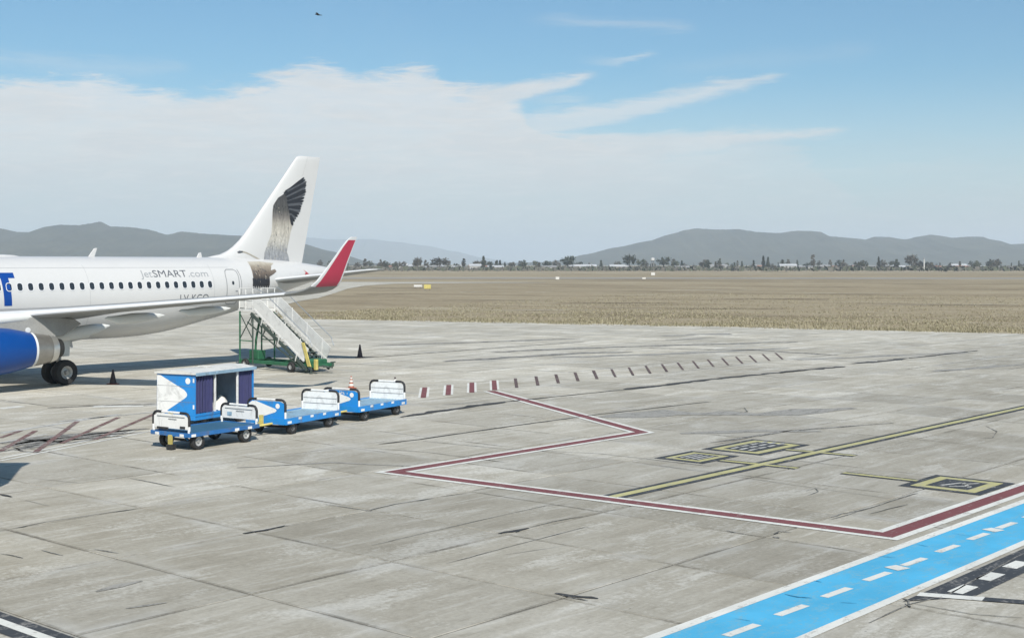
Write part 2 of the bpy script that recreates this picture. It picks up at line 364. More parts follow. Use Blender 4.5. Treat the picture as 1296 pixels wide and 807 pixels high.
# ------------------------------------------------------------------ mesh helpers
def origin_of(p):
    o = Vector()
    while p is not None: o += p.location; p = p.parent
    return o
class MB:
    """collects geometry; build() links it as one mesh object"""
    def __init__(s): s.v = []; s.f = []; s.mi = []
    def add(s, vs, fs, mi=0):
        o = len(s.v); s.v += [Vector(v) for v in vs]; s.f += [tuple(i + o for i in f) for f in fs]; s.mi += [mi] * len(fs); return s
    def box(s, x0, x1, y0, y1, z0, z1, mi=0):
        v = [(x, y, z) for x in (x0, x1) for y in (y0, y1) for z in (z0, z1)]
        return s.add(v, [(0, 1, 3, 2), (4, 6, 7, 5), (0, 4, 5, 1), (2, 3, 7, 6), (0, 2, 6, 4), (1, 5, 7, 3)], mi)
    def bar(s, a, b, w, h=None, mi=0, up=(0, 0, 1)):
        """rectangular bar from a to b"""
        a, b = Vector(a), Vector(b); h = h or w; d = (b - a).normalized(); u = Vector(up)
        if abs(d.dot(u)) > .98: u = Vector((1, 0, 0))
        r = d.cross(u).normalized() * w / 2; t = r.cross(d).normalized() * h / 2
        v = [p + i * r + j * t for p in (a, b) for i, j in ((-1, -1), (1, -1), (1, 1), (-1, 1))]
        return s.add(v, [(3, 2, 1, 0), (4, 5, 6, 7), (0, 1, 5, 4), (1, 2, 6, 5), (2, 3, 7, 6), (3, 0, 4, 7)], mi)
    def tube(s, pts, r, n=8, mi=0, cap=True):
        pts = [Vector(p) for p in pts]; rs = r if isinstance(r, (list, tuple)) else [r] * len(pts)
        v = []; f = []; ref = None
        for i, p in enumerate(pts):
            d = (pts[min(i + 1, len(pts) - 1)] - pts[max(i - 1, 0)]).normalized()
            if ref is None: ref = Vector((0, 0, 1)) if abs(d.z) < .9 else Vector((1, 0, 0))
            a = d.cross(ref).normalized(); b = a.cross(d).normalized(); ref = b
            v += [p + rs[i] * (a * math.cos(2 * math.pi * k / n) + b * math.sin(2 * math.pi * k / n)) for k in range(n)]
        for i in range(len(pts) - 1):
            f += [(i * n + k, i * n + (k + 1) % n, (i + 1) * n + (k + 1) % n, (i + 1) * n + k) for k in range(n)]
        if cap: f += [tuple(range(n))[::-1], tuple((len(pts) - 1) * n + k for k in range(n))]
        return s.add(v, f, mi)
    def lathe(s, c, axis, prof, n=24, mi=0, cap=True):
        """prof: (distance along axis, radius)"""
        c = Vector(c); ax = Vector(axis).normalized(); u = Vector((0, 0, 1)) if abs(ax.z) < .9 else Vector((1, 0, 0))
        a = ax.cross(u).normalized(); b = a.cross(ax).normalized()
        v = []; f = []
        for t_, r in prof:
            v += [c + ax * t_ + r * (a * math.cos(2 * math.pi * k / n) + b * math.sin(2 * math.pi * k / n)) for k in range(n)]
        for i in range(len(prof) - 1):
            f += [(i * n + k, i * n + (k + 1) % n, (i + 1) * n + (k + 1) % n, (i + 1) * n + k) for k in range(n)]
        if cap: f += [tuple(range(n))[::-1], tuple((len(prof) - 1) * n + k for k in range(n))]
        return s.add(v, f, mi)
    def loft(s, rings, mi=0, cap=True, mifun=None):
        n = len(rings[0]); o = []
        v = [Vector(p) for r in rings for p in r]; f = []; m = []
        for i in range(len(rings) - 1):
            for k in range(n):
                f.append((i * n + k, i * n + (k + 1) % n, (i + 1) * n + (k + 1) % n, (i + 1) * n + k)); m.append(mifun(i, k) if mifun else mi)
        if cap: f += [tuple(range(n))[::-1], tuple((len(rings) - 1) * n + k for k in range(n))]; m += [mi, mi]
        oo = len(s.v); s.v += v; s.f += [tuple(i + oo for i in q) for q in f]; s.mi += m; return s
    def poly(s, pts, mi=0):
        """flat polygon, concave allowed"""
        pts = [Vector(p) for p in pts]; return s.add(pts, [tuple(q) for q in tessellate_polygon([pts])], mi)
    def prism(s, pts, d, mi=0):
        """polygon pts pushed along vector d"""
        pts = [Vector(p) for p in pts]; d = Vector(d); n = len(pts)
        q = [tuple(x) for x in tessellate_polygon([pts])]
        return s.add(pts + [p + d for p in pts], q + [tuple(i + n for i in x[::-1]) for x in q] + [(i, (i + 1) % n, n + (i + 1) % n, n + i) for i in range(n)], mi)
    def build(s, name, mats, parent=None, smooth=False, local=False, bevel=0, fixn=True):
        me = bpy.data.meshes.new(name)
        off = Vector() if local else origin_of(parent)
        me.from_pydata([v - off for v in s.v], [], s.f)
        for m in ([mats] if isinstance(mats, str) else mats): me.materials.append(MAT[m])
        me.polygons.foreach_set('material_index', s.mi)
        if fixn:
            bm = bmesh.new(); bm.from_mesh(me); bmesh.ops.recalc_face_normals(bm, faces=bm.faces)
            if bevel: bmesh.ops.bevel(bm, geom=[e for e in bm.edges if len(e.link_faces) == 2 and e.calc_face_angle(0) > .6], offset=bevel, segments=1, affect='EDGES')
            bm.to_mesh(me); bm.free()
        if smooth:
            me.polygons.foreach_set('use_smooth', [True] * len(me.polygons))
            try: me.set_sharp_from_angle(angle=R(38))
            except Exception: pass
        me.update()
        o = bpy.data.objects.new(name, me); col.objects.link(o); o.parent = parent
        return o
def tag(o, label=None, cat=None, group=None, kind=None):
    for k, v in (('label', label), ('category', cat), ('group', group), ('kind', kind)):
        if v: o[k] = v
    return o
def empty(name, loc=(0, 0, 0), rz=0):
    o = bpy.data.objects.new(name, None); col.objects.link(o); o.location = loc; o.rotation_euler.z = rz; o.empty_display_size = .3; return o
def share(name, src, parent, loc=(0, 0, 0), rot=(0, 0, 0), scale=(1, 1, 1)):
    o = bpy.data.objects.new(name, src.data if hasattr(src, 'data') else src); col.objects.link(o); o.parent = parent
    o.location = loc; o.rotation_euler = rot; o.scale = scale; return o
def copy_tree(o, parent=None):
    c = o.copy(); col.objects.link(c); c.parent = parent
    for ch in list(o.children): copy_tree(ch, c)
    return c

# ------------------------------------------------------------------ the setting: field, apron, runway, hills
g = MB(); n = 40; ext = 30000
g.add([far(648, 4000) + Vector((x, y, -.06)) for x in (-ext, ext) for y in (-ext, ext)], [(0, 2, 3, 1)])
g.build('dry_field', 'dry_field')['kind'] = 'structure'

edge_px = [(372, 403.2), (356, 400), (348, 393), (356, 386.5), (378, 380.8), (402, 377), (424, 370.5), (440, 365), (462, 361.2), (500, 358.8), (640, 357.3)]
outline = [CAM + RGT * X + FWD * Y for X, Y in ((-420, 395), (-420, -60), (260, -60), (260, 3.5))] + [ground(1296, 422), ground(900, 412.3), ground(640, 407)] + [ground(*p) for p in edge_px]
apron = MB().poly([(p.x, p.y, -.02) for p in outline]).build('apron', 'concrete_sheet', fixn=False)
if apron.data.polygons[0].normal.z < 0: apron.data.flip_normals()
apron['kind'] = 'structure'
def strip(pts, w, z, name, m, parent=None, kind=None):
    """a band of width w along points on the ground"""
    mb = MB(); L = []; pts = [Vector((p[0], p[1], 0)) for p in pts]
    for i, p in enumerate(pts):
        d = (pts[min(i + 1, len(pts) - 1)] - pts[max(i - 1, 0)]).normalized(); q = Vector((-d.y, d.x, 0))
        ww = w[i] if isinstance(w, (list, tuple)) else w
        L += [p + q * ww / 2 + Vector((0, 0, z)), p - q * ww / 2 + Vector((0, 0, z))]
    mb.add(L, [(2 * i, 2 * i + 1, 2 * i + 3, 2 * i + 2) for i in range(len(pts) - 1)])
    o = mb.build(name, m, parent)
    if o.data.polygons[0].normal.z < 0: o.data.flip_normals()
    if kind: o['kind'] = kind
    return o
# taxiway end, runway and bands of bare soil or dark scrub across the field
strip([far(-500, 400), far(300, 396), far(640, 391), far(690, 388)], [16, 16, 10, 3], -.012, 'taxiway', 'taxi_concrete', kind='structure')
strip([far(-600, 520), far(1900, 500)], 45, -.02, 'runway', 'runway_asphalt', kind='structure')
for i, (x0, x1, y, w, m) in enumerate(((640, 1500, 344.3, 26, 'bare_soil'), (958, 995, 344.2, 34, 'bare_soil'), (1010, 1290, 340.4, 40, 'bare_soil'), (1030, 1220, 343.2, 24, 'bare_soil'),
                                       (480, 660, 341.4, 60, 'dark_scrub'), (600, 900, 342.6, 50, 'dark_scrub'), (580, 612, 369.2, 3.2, 'bare_soil'), (655, 700, 369.4, 2.2, 'bare_soil'),
                                       (790, 835, 372.4, 2.0, 'bare_soil'), (1130, 1296, 359.5, 4, 'dark_scrub'), (1040, 1100, 362.5, 3, 'dark_scrub'), (560, 700, 379.5, 2, 'dark_scrub'),
                                       (480, 520, 349.5, 10, 'bare_soil'), (900, 1080, 347.0, 12, 'bare_soil'), (700, 1000, 354.5, 5, 'dark_scrub'), (1180, 1400, 366, 3, 'dark_scrub'), (470, 560, 364.5, 5, 'dark_scrub'), (450, 520, 372.0, 2.5, 'dark_scrub'), (700, 860, 383, 1.6, 'dark_scrub'), (900, 1050, 378, 2.0, 'dark_scrub'), (840, 1000, 390, 1.2, 'dark_scrub'), (620, 760, 392, 1.2, 'bare_soil'), (1000, 1200, 371, 2, 'bare_soil'), (860, 960, 366.5, 2.4, 'bare_soil'), (1100, 1300, 385, 1.5, 'bare_soil'))):
    Y = FOC * CAMH / (y - HOR); k = 9
    pts = [far(x0 + (x1 - x0) * j / k, Y * (1 + .004 * math.sin(j * 2.3 + i))) for j in range(k + 1)]
    ws = [max(.15, w * math.sin(math.pi * (j + .25) / (k + .5)) ** .6 * random.uniform(.55, 1.1)) for j in range(k + 1)]
    strip(pts, ws, -.054 + .0016 * i, 'soil_patch' if m == 'bare_soil' else 'scrub_patch', m, kind='structure')

# slabs of the apron, one by one where they can be told apart
slab_mb = MB(); hx, hy, c_ = PS / 2 - .014, PL / 2 - .016, .012
slab_mb.loft(mifun=lambda i, k: 1 if i == 0 else 0, rings=[[(sx * (hx - d), sy * (hy - d), z) for sx, sy in ((-1, -1), (1, -1), (1, 1), (-1, 1))] for d, z in ((0, -.018), (0, -c_), (c_, 0))])
slab_src = None; nslab = 0
for i in range(-14, 26):
    for j in range(-12, 10):
        cx, cy = S0 + (i + .5) * PS, -(L0 + (j + .5) * PL)
        corners = [(cx + a * PS / 2, cy + b * PL / 2) for a in (-1, 1) for b in (-1, 1)]
        D = depth((cx, cy))
        if D < 14 or D > 67: continue
        pxs = [648 + FOC * (Vector((*q, 0)) - CAM).dot(RGT) / max(5, depth(q)) for q in corners]; py = HOR + FOC * CAMH / (D + 2.5)
        if max(pxs) < -20 or min(pxs) > 1316 or py > 840: continue
        zj = random.uniform(-.003, 0)
        if slab_src is None:
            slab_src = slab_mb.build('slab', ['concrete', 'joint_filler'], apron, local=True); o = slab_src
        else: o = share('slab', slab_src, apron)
        o.location = (cx, cy, zj); nslab += 1

# hills: ridges with real depth
def ridge(name, prof, D, wid, seed, base=0.0, rough=1.0):
    mb = MB(); xs = []
    x = prof[0][0]
    while x <= prof[-1][0]: xs.append(x); x += 3.0
    def top(x):
        for (a, ya), (b, yb) in zip(prof, prof[1:]):
            if a <= x <= b: t_ = (x - a) / (b - a); t_ = t_ * t_ * (3 - 2 * t_) * .5 + t_ * .5; return ya + (yb - ya) * t_
        return prof[-1][1]
    rows = [(-1.0, 0), (-.8, .06), (-.62, .2), (-.48, .36), (-.34, .52), (-.22, .70), (-.1, .88), (0, 1.0), (.14, .86), (.35, .55), (.65, .2), (1.0, 0)]
    V = []
    for r, (dt, hf) in enumerate(rows):
        for x in xs:
            hgt = max(0, high(top(x), D))
            q = noise.fractal(Vector((x * .035, dt * 3.0, seed)), .8, 2.1, 5) * .16 * rough
            sp_ = noise.fractal(Vector((x * .12, dt * 1.2, seed + 9)), .9, 2.1, 4)
            if dt == 0: z = hgt * (1 + .012 * noise.fractal(Vector((x * .3, 0, seed)), .8, 2.1, 3))
            else: z = hgt * max(0, hf + (q + sp_ * .07) * (1 - abs(dt)) * (0.6 if hf > .8 else 1)); z = min(z, hgt * .985)
            Y = D + dt * wid
            V.append(far(x, D, 0) + FWD * (dt * wid) + Vector((0, 0, z + base if hf > 0 else -8)))
    nx = len(xs)
    F = [(r * nx + k, r * nx + k + 1, (r + 1) * nx + k + 1, (r + 1) * nx + k) for r in range(len(rows) - 1) for k in range(nx - 1)]
    o = mb.add(V, F).build(name, 'hill_bush', smooth=True); o['kind'] = 'structure'; return o
ridge('hills', [(600, 334), (690, 331.5), (712, 329), (740, 322), (780, 313), (820, 305), (850, 296), (868, 291), (882, 289), (905, 290.5), (935, 290), (958, 293.5), (985, 295), (1008, 292), (1028, 292.5), (1050, 299), (1075, 301), (1095, 303),
                (1108, 299.5), (1125, 300), (1145, 303), (1165, 299), (1178, 297), (1192, 298.5), (1205, 301), (1225, 299.5), (1243, 299.5), (1262, 307), (1280, 309), (1300, 308), (1380, 312), (1500, 322), (1650, 334)], 5200, 1300, 3)
ridge('hills_west', [(-420, 312), (-250, 298), (-120, 292), (-40, 286), (0, 289), (20, 293.5), (45, 294), (60, 288), (75, 284.5), (100, 285), (113, 283), (127, 280.5), (140, 286.5), (165, 287.5), (185, 290), (212, 297), (230, 293), (262, 296), (300, 298), (340, 301), (370, 305), (420, 318), (470, 334)], 4300, 1200, 11)
ridge('hills_distant', [(200, 312), (300, 302), (390, 300.5), (420, 303), (470, 302.5), (500, 306), (540, 311), (575, 318), (610, 326), (660, 334)], 14500, 2500, 17)

# ------------------------------------------------------------------ paint on the apron (parts of the apron)
def zof(p): return .007 if depth(p) < 69 else -.013
def quad(name, pts, m, parent=None, dz=0):
    """painted patch; pts are (s, l): metres aft of the nose, metres to port"""
    P3 = [(s, -l, zof((s, -l)) + dz) for s, l in pts]
    o = MB().poly(P3).build(name, m, parent or apron, fixn=False)
    if o.data.polygons[0].normal.z < 0: o.data.flip_normals()
    return o
def line(name, a, b, w, m, parent=None, dz=0, ext=0, seg=1):
    a, b = Vector(a), Vector(b); d = (b - a).normalized(); q = Vector((-d.y, d.x)) * w / 2; a = a - d * ext; b = b + d * ext
    out = None
    for i in range(seg):
        p0 = a.lerp(b, i / seg); p1 = a.lerp(b, (i + 1) / seg)
        out = quad(name, [p0 + q, p0 - q, p1 - q, p1 + q], m, parent, dz)
    return out
def sl(x, y): p = ground(x, y); return Vector((p.x, -p.y))

# red equipment limit line with white edges
corner = [Vector(v) for v in ((28.35, 20.95), (21.2, 34.12), (10.1, 33.98), (11.05, 47.52), (30.0, 47.58))]
def mitred(name, pts, w, m, parent=None, dz=0):
    """one continuous painted band round sharp corners"""
    L = []
    for i, p in enumerate(pts):
        d0 = (p - pts[i - 1]).normalized() if i else (pts[1] - p).normalized(); d1 = (pts[i + 1] - p).normalized() if i < len(pts) - 1 else d0
        n0 = Vector((-d0.y, d0.x)); n1_ = Vector((-d1.y, d1.x)); mm = (n0 + n1_).normalized(); k = w / 2 / max(.25, mm.dot(n0)); L.append((p + mm * k, p - mm * k))
    V = [(q.x, -q.y, .007 + dz) for ab in L for q in ab]
    o = MB().add(V, [(2 * i, 2 * i + 1, 2 * i + 3, 2 * i + 2) for i in range(len(L) - 1)]).build(name, m, parent or apron, fixn=False)
    if o.data.polygons[0].normal.z < 0: o.data.flip_normals()
    return o
limit = mitred('limit_line', corner, .74, 'paint_white', dz=.0026)
mitred('red_band', corner, .38, 'paint_red', limit, .0066)
# slanted red ticks along the taxi lane
for k in range(21):
    s_lo, s_hi = 24.4 + 1.475 * k, 27.7 + 1.545 * k
    wid_ = .22 if k < 4 else (.15 if k < 9 else .12)
    if k < 4:
        for off in (-.24, .24): line('tick_edge', (s_lo + off, 20.75), (s_hi + off, 17.55), .10, 'paint_white')
    line('tick', (s_lo, 20.75), (s_hi, 17.55), wid_, 'paint_red' if k < 4 else 'tick_dark', dz=.003)
# yellow lead-in line, edged in black
line('lead_in_edge', (10.9, 40.62), (60, 40.95), .62, 'paint_black', dz=0)
line('lead_in_line', (10.9, 40.62), (60, 40.95), .26, 'paint_yellow', dz=.004)
def stand_box(s0, s1, l0, l1, w, fill, bars):
    e = .22
    bx_ = quad('stand_number_panel', [(s0 - e, l0 - e), (s1 + e, l0 - e), (s1 + e, l1 + e), (s0 - e, l1 + e)], 'paint_black')
    quad('yellow_frame', [(s0, l0), (s1, l0), (s1, l1), (s0, l1)], 'paint_yellow', bx_, .004)
    quad('panel_field', [(s0 + w, l0 + w), (s1 - w, l0 + w), (s1 - w, l1 - w), (s0 + w, l1 - w)], fill, bx_, .008)
    for (a, b, c, d) in bars: quad('figure', [(a, b), (c, b), (c, d), (a, d)], 'paint_white_worn', bx_, .012)
    return bx_
stand_box(16.95, 18.45, 37.95, 39.15, .20, 'paint_black', [(17.25, 38.25 + .19 * k, 18.1, 38.33 + .19 * k) for k in range(4)])
stand_box(19.4, 21.9, 37.95, 39.55, .26, 'paint_black', [(19.8 + .55 * j, 38.35 + .30 * k, 20.2 + .55 * j, 38.47 + .30 * k) for k in range(3) for j in range(4)])
sb3 = stand_box(17.1, 18.95, 45.25, 46.90, .28, 'paint_black', [])
for a, b in (((17.6, 45.85), (18.35, 46.1)), ((18.35, 46.1), (17.75, 46.5)), ((17.6, 46.05), (17.9, 46.5)), ((18.1, 46.2), (18.5, 46.45))): line('figure', a, b, .10, 'paint_white_worn', sb3, .012)
for a, b in (((17.6, 39.4), (17.75, 41.75)), ((20.75, 39.7), (20.95, 41.85)), ((17.85, 43.05), (17.9, 45.1))):
    e_ = line('stop_bar_edge', a, b, .44, 'paint_black', dz=.002); line('stop_bar', a, b, .20, 'paint_yellow', e_, .006)
# pedestrian path: blue with white edges and a row of dashes
L_IN, L_OUT = 48.18, 49.86
walk = quad('pedestrian_path', [(-12, L_IN), (40, L_IN + .08), (40, L_OUT + .08), (-12, L_OUT)], 'paint_blue')
quad('path_edge', [(-12, L_IN - .12), (40, L_IN - .04), (40, L_IN + .16), (-12, L_IN + .08)], 'paint_white', walk, .004)
quad('path_edge', [(-12, L_OUT - .10), (40, L_OUT - .02), (40, L_OUT + .16), (-12, L_OUT + .08)], 'paint_white', walk, .004)
for k in range(-6, 18):
    s0 = 2.55 + 1.52 * k
    quad('path_dash', [(s0 + .05, 48.87), (s0 + .90, 48.90), (s0 + .90, 49.06), (s0 + .05, 49.03)], 'paint_white', walk, .004)
for s0 in (8.42, 12.98, 17.54): quad('path_dash', [(s0 - .10, 48.74), (s0 + .20, 48.83), (s0 + .13, 49.14), (s0 - .20, 49.06)], 'paint_white', walk, .008)
# black service road edge with white dashes beside it, and its black-and-white crossing line
quad('service_road_edge', [(6.25, 50.06), (40, 50.14), (40, 50.90), (7.3, 50.82)], 'paint_black')
for k in range(18):
    s0 = 7.35 + 1.22 * k
    quad('road_dash', [(s0, 50.34), (s0 + .66, 50.35), (s0 + .66, 50.62), (s0, 50.61)], 'paint_white', dz=.004)
for k in range(14):
    l0 = 50.08 + .95 * k
    quad('crossing_dash', [(6.72 + .42 * k * .95, l0), (6.72 + .42 * (k + 1) * .95, l0 + .95), (6.98 + .42 * (k + 1) * .95, l0 + .90), (6.98 + .42 * k * .95, l0 - .05)], ('paint_white', 'paint_black')[k % 2], dz=.008)
# white line on a black bed at the near left
quad('stop_line_bed', [(-4.45, 37.5), (-3.84, 37.5), (-3.84, 44), (-4.45, 44)], 'paint_black')
quad('stop_line', [(-4.22, 37.5), (-4.04, 37.5), (-4.04, 44), (-4.22, 44)], 'paint_white', dz=.004)
# hatched area under the wing
for a, b, w, m in ((sl(0, 583), sl(200, 543.5), .13, 'paint_white'), (sl(0, 580), sl(170, 545.5), .13, 'paint_white'), (sl(0, 560), sl(60, 549), .16, 'paint_white_worn'), (sl(0, 548), sl(150, 524), .26, 'paint_white_worn'),
                   (sl(75, 533), sl(196, 521), .2, 'paint_white_worn'), (sl(0, 517), sl(28, 514), .5, 'paint_white'), (sl(118, 514.5), sl(182, 513.5), .55, 'paint_white'), (sl(182, 513), sl(200, 512), .3, 'paint_white_worn')):
    line('hatch_edge', a, b, w, m)
for a, b in ((sl(45, 572), sl(98, 533)), (sl(78, 561), sl(150, 528)), (sl(120, 556), sl(196, 523.5)), (sl(0, 571), sl(45, 545)), (sl(0, 554), sl(26, 545))):
    line('hatch_stripe', a, b, .18, 'paint_red_worn', dz=.003)

# sealed joints, patches, tyre marks
def ragged(name, pts, w, m, seg=.5, jit=.35, dz=.004):
    """an uneven narrow stroke through image positions on the ground"""
    P_ = [ground(*p) for p in pts]; L = []
    for a, b in zip(P_, P_[1:]):
        k = max(2, int((b - a).length / seg)); L += [a.lerp(b, i / k) for i in range(k)]
    L.append(P_[-1]); V = []; F = []
    for i, p in enumerate(L):
        d = (L[min(i + 1, len(L) - 1)] - L[max(i - 1, 0)]).normalized(); q = Vector((-d.y, d.x, 0))
        ww = w * random.uniform(1 - jit, 1 + jit) * (0.35 if i in (0, len(L) - 1) else 1); p = p + q * random.uniform(-.25, .25) * w
        z = zof(p) + dz
        ww *= .75 if w < .09 else 1
        V += [Vector((p.x, p.y, z)) + q * ww / 2, Vector((p.x, p.y, z)) - q * ww / 2]
    o = MB().add(V, [(2 * i, 2 * i + 1, 2 * i + 3, 2 * i + 2) for i in range(len(L) - 1)]).build(name, m, apron)
    if o.data.polygons[0].normal.z < 0: o.data.flip_normals()
    return o
for pts, w in (([(505, 527.5), (560, 519.5), (640, 508)], .40), ([(640, 508), (702, 502)], .25), ([(702, 502), (790, 493)], .12), ([(790, 493), (900, 480), (1068, 463)], .42), ([(1080, 460), (1150, 453)], .5), ([(1150, 453), (1238, 443)], .3),
               ([(395, 452), (480, 451.3)], .35), ([(480, 451), (600, 442), (740, 432)], .20), ([(307, 675), (334, 671), (361, 665)], .10), ([(0, 672), (60, 660), (120, 651), (190, 641)], .045),
               ([(630, 675), (650, 672), (668, 668)], .13), ([(668, 668), (700, 660), (738, 653)], .035), ([(702, 751), (716, 753), (735, 755), (756, 758)], .15), ([(720, 756), (745, 760)], .06),
               ([(1050, 655), (1066, 650), (1090, 646), (1120, 637), (1150, 627), (1162, 624)], .07), ([(1052, 657), (1085, 648)], .05), ([(1102, 650), (1125, 644), (1150, 638)], .05), ([(1020, 621), (1032, 618), (1036, 622), (1022, 627)], .04),
               ([(920, 671), (942, 676)], .07), ([(980, 676), (986, 672), (1002, 674)], .05), ([(978, 679), (986, 681)], .09), ([(460, 647), (500, 638), (560, 628), (590, 624)], .05), ([(412, 638), (470, 647)], .06),
               ([(815, 587), (900, 598), (1000, 613), (1130, 631)], .03), ([(455, 566), (540, 572), (640, 585)], .05), ([(480, 562), (530, 556), (640, 540), (760, 524), (900, 508)], .10), ([(535, 558), (640, 568), (760, 574), (900, 590)], .05),
               ([(565, 713), (640, 693), (740, 667), (748, 668)], .03), ([(470, 690), (600, 660), (690, 640), (745, 636)], .025), ([(1142, 757), (1150, 760), (1152, 768), (1145, 764)], .05), ([(1150, 760), (1172, 757)], .07),
               ([(1100, 788), (1150, 765), (1200, 752), (1296, 700)], .05), ([(1158, 764), (1230, 777), (1296, 782)], .03), ([(0, 625), (14, 629)], .12), ([(28, 632), (62, 640)], .03), ([(165, 605), (200, 612), (220, 616)], .05),
               ([(900, 478), (960, 474), (990, 478)], .06), ([(930, 518), (942, 516), (946, 521), (930, 524)], .05), ([(895, 523), (915, 519)], .05), ([(1248, 539), (1262, 546), (1256, 554), (1240, 555)], .05),
               ([(0, 540 - 32), (60, 512), (200, 513)], .05), ([(40, 605), (110, 612)], .025), ([(640, 702), (720, 690)], .02), ([(0, 700), (30, 706)], .06), ([(52, 696), (80, 703)], .05), ([(120, 695), (150, 700)], .05)):
    ragged('joint_sealant' if w > .09 else 'crack', pts, w, 'bitumen' if w > .09 else 'crack')
for pts, w in (([(994, 752), (1010, 756), (1028, 757)], .05), ([(1064, 763), (1085, 764)], .05), ([(1160, 689), (1175, 692)], .03), ([(1110, 704), (1135, 706)], .025), ([(1030, 735), (1040, 737)], .03), ([(1205, 675), (1230, 679)], .02), ([(930, 783), (950, 786)], .03)):
    ragged('path_scuff', pts, w, 'blue_scuff', seg=.15, jit=.6, dz=.009)
for pts, w, m in (([(835, 425), (870, 423.5), (925, 421.5)], 1.6, 'oil_stain'), ([(845, 430), (905, 427)], .8, 'oil_stain'), ([(700, 452), (860, 447), (1000, 440)], 1.0, 'oil_stain'), ([(560, 457), (740, 446), (800, 445)], .8, 'tyre_mark'),
                  ([(470, 437), (620, 432), (735, 428)], .7, 'tyre_mark'), ([(820, 440), (960, 443), (1060, 449)], .5, 'tyre_mark'), ([(0, 566), (60, 556), (140, 548), (185, 542)], .55, 'tyre_mark'), ([(0, 561), (70, 552), (150, 545)], .4, 'tyre_mark'),
                  ([(20, 570), (90, 556), (160, 551)], .35, 'tyre_mark'), ([(0, 566), (40, 558), (120, 549), (175, 543)], .22, 'tyre_mark'), ([(0, 572), (50, 561), (130, 551), (190, 546)], .25, 'tyre_mark'), ([(30, 556), (90, 560), (140, 552)], .2, 'tyre_mark'), ([(15, 565), (28, 571), (52, 573)], .12, 'tyre_mark'), ([(60, 516), (150, 512), (196, 511)], .3, 'tyre_mark'), ([(620, 445), (800, 438), (1010, 432)], .9, 'tyre_mark'), ([(1010, 455), (1130, 449), (1230, 446)], .8, 'oil_stain'),
                  ([(760, 528), (850, 522), (960, 524), (1080, 516)], 1.2, 'oil_stain'), ([(860, 548), (960, 545), (1040, 546)], .5, 'oil_stain'), ([(560, 512), (620, 508)], .3, 'oil_stain'), ([(1180, 470), (1296, 460)], .6, 'oil_stain'),
                  ([(900, 560), (1000, 545), (1130, 535)], .15, 'tyre_mark'), ([(300, 592), (420, 585), (520, 590)], .15, 'oil_stain'), ([(120, 748), (180, 735)], .2, 'oil_stain'), ([(160, 770), (210, 762)], .1, 'oil_stain')):
    ragged('tyre_mark' if m == 'tyre_mark' else 'stain', pts, w, m, seg=1.0, jit=.5, dz=.001)

# ------------------------------------------------------------------ the airliner
STN = [(0, 3.22, 3.12, .05), (.15, 3.55, 2.85, .36), (.5, 3.95, 2.58, .70), (1.0, 4.28, 2.38, 1.02), (1.8, 4.80, 2.15, 1.37), (2.8, 5.42, 1.96, 1.66), (4.0, 5.78, 1.83, 1.86), (5.5, 5.89, 1.77, 1.955), (7, 5.90, 1.76, 1.975),
       (15, 5.90, 1.76, 1.975), (23, 5.90, 1.78, 1.975), (24.5, 5.90, 1.85, 1.972), (26, 5.90, 2.03, 1.945), (28, 5.90, 2.43, 1.85), (30, 5.88, 2.86, 1.68), (31.5, 5.84, 3.25, 1.48), (33, 5.77, 3.70, 1.23),
       (34.5, 5.66, 4.14, .95), (36, 5.50, 4.52, .64), (37, 5.36, 4.74, .41), (37.5, 5.26, 4.83, .28)]
def stn(s):
    s = min(max(s, 0), 37.5)
    for i, (a, b) in enumerate(zip(STN, STN[1:])):
        if a[0] <= s <= b[0]:
            p0 = STN[max(i - 1, 0)]; p3 = STN[min(i + 2, len(STN) - 1)]; t_ = (s - a[0]) / (b[0] - a[0]); out = []
            for j in (1, 2, 3):
                m0 = (b[j] - p0[j]) / (b[0] - p0[0]) * (b[0] - a[0]); m1 = (p3[j] - a[j]) / (p3[0] - a[0]) * (b[0] - a[0])
                if i == 0: m0 = (b[j] - a[j])
                out.append((2 * t_ ** 3 - 3 * t_ ** 2 + 1) * a[j] + (t_ ** 3 - 2 * t_ ** 2 + t_) * m0 + (-2 * t_ ** 3 + 3 * t_ ** 2) * b[j] + (t_ ** 3 - t_ ** 2) * m1)
            return out
def skin(s, z, off=0.0):
    """half width of the fuselage at station s, height z"""
    zt, zb, w = stn(s); q = (z - (zt + zb) / 2) / ((zt - zb) / 2)
    return w * math.sqrt(max(.02, 1 - q * q)) + off
plane = empty('airliner')
tag(plane, 'white airliner with blue engine and feathered bird print on its tail', 'airplane')
ss = [0, .05, .15, .3, .5, .75] + [1 + .4 * k for k in range(16)] + [8 + k for k in range(16)] + [24 + .5 * k for k in range(27)] + [37.3, 37.5]
fus = MB(); rings = []
for s in ss:
    zt, zb, w = stn(s)
    rings.append([(s, w * math.sin(2 * math.pi * k / 56), (zt + zb) / 2 + (zt - zb) / 2 * math.cos(2 * math.pi * k / 56)) for k in range(56)])
fus = fus.loft(rings).build('fuselage', 'white_paint', plane, smooth=True)
MB().lathe((37.5, 0, 5.04), (1, 0, .0), [(-.02, .27), (.10, .22), (.12, .17), (-.05, .15)], 20).build('exhaust_pipe', 'bare_metal', plane, smooth=True)

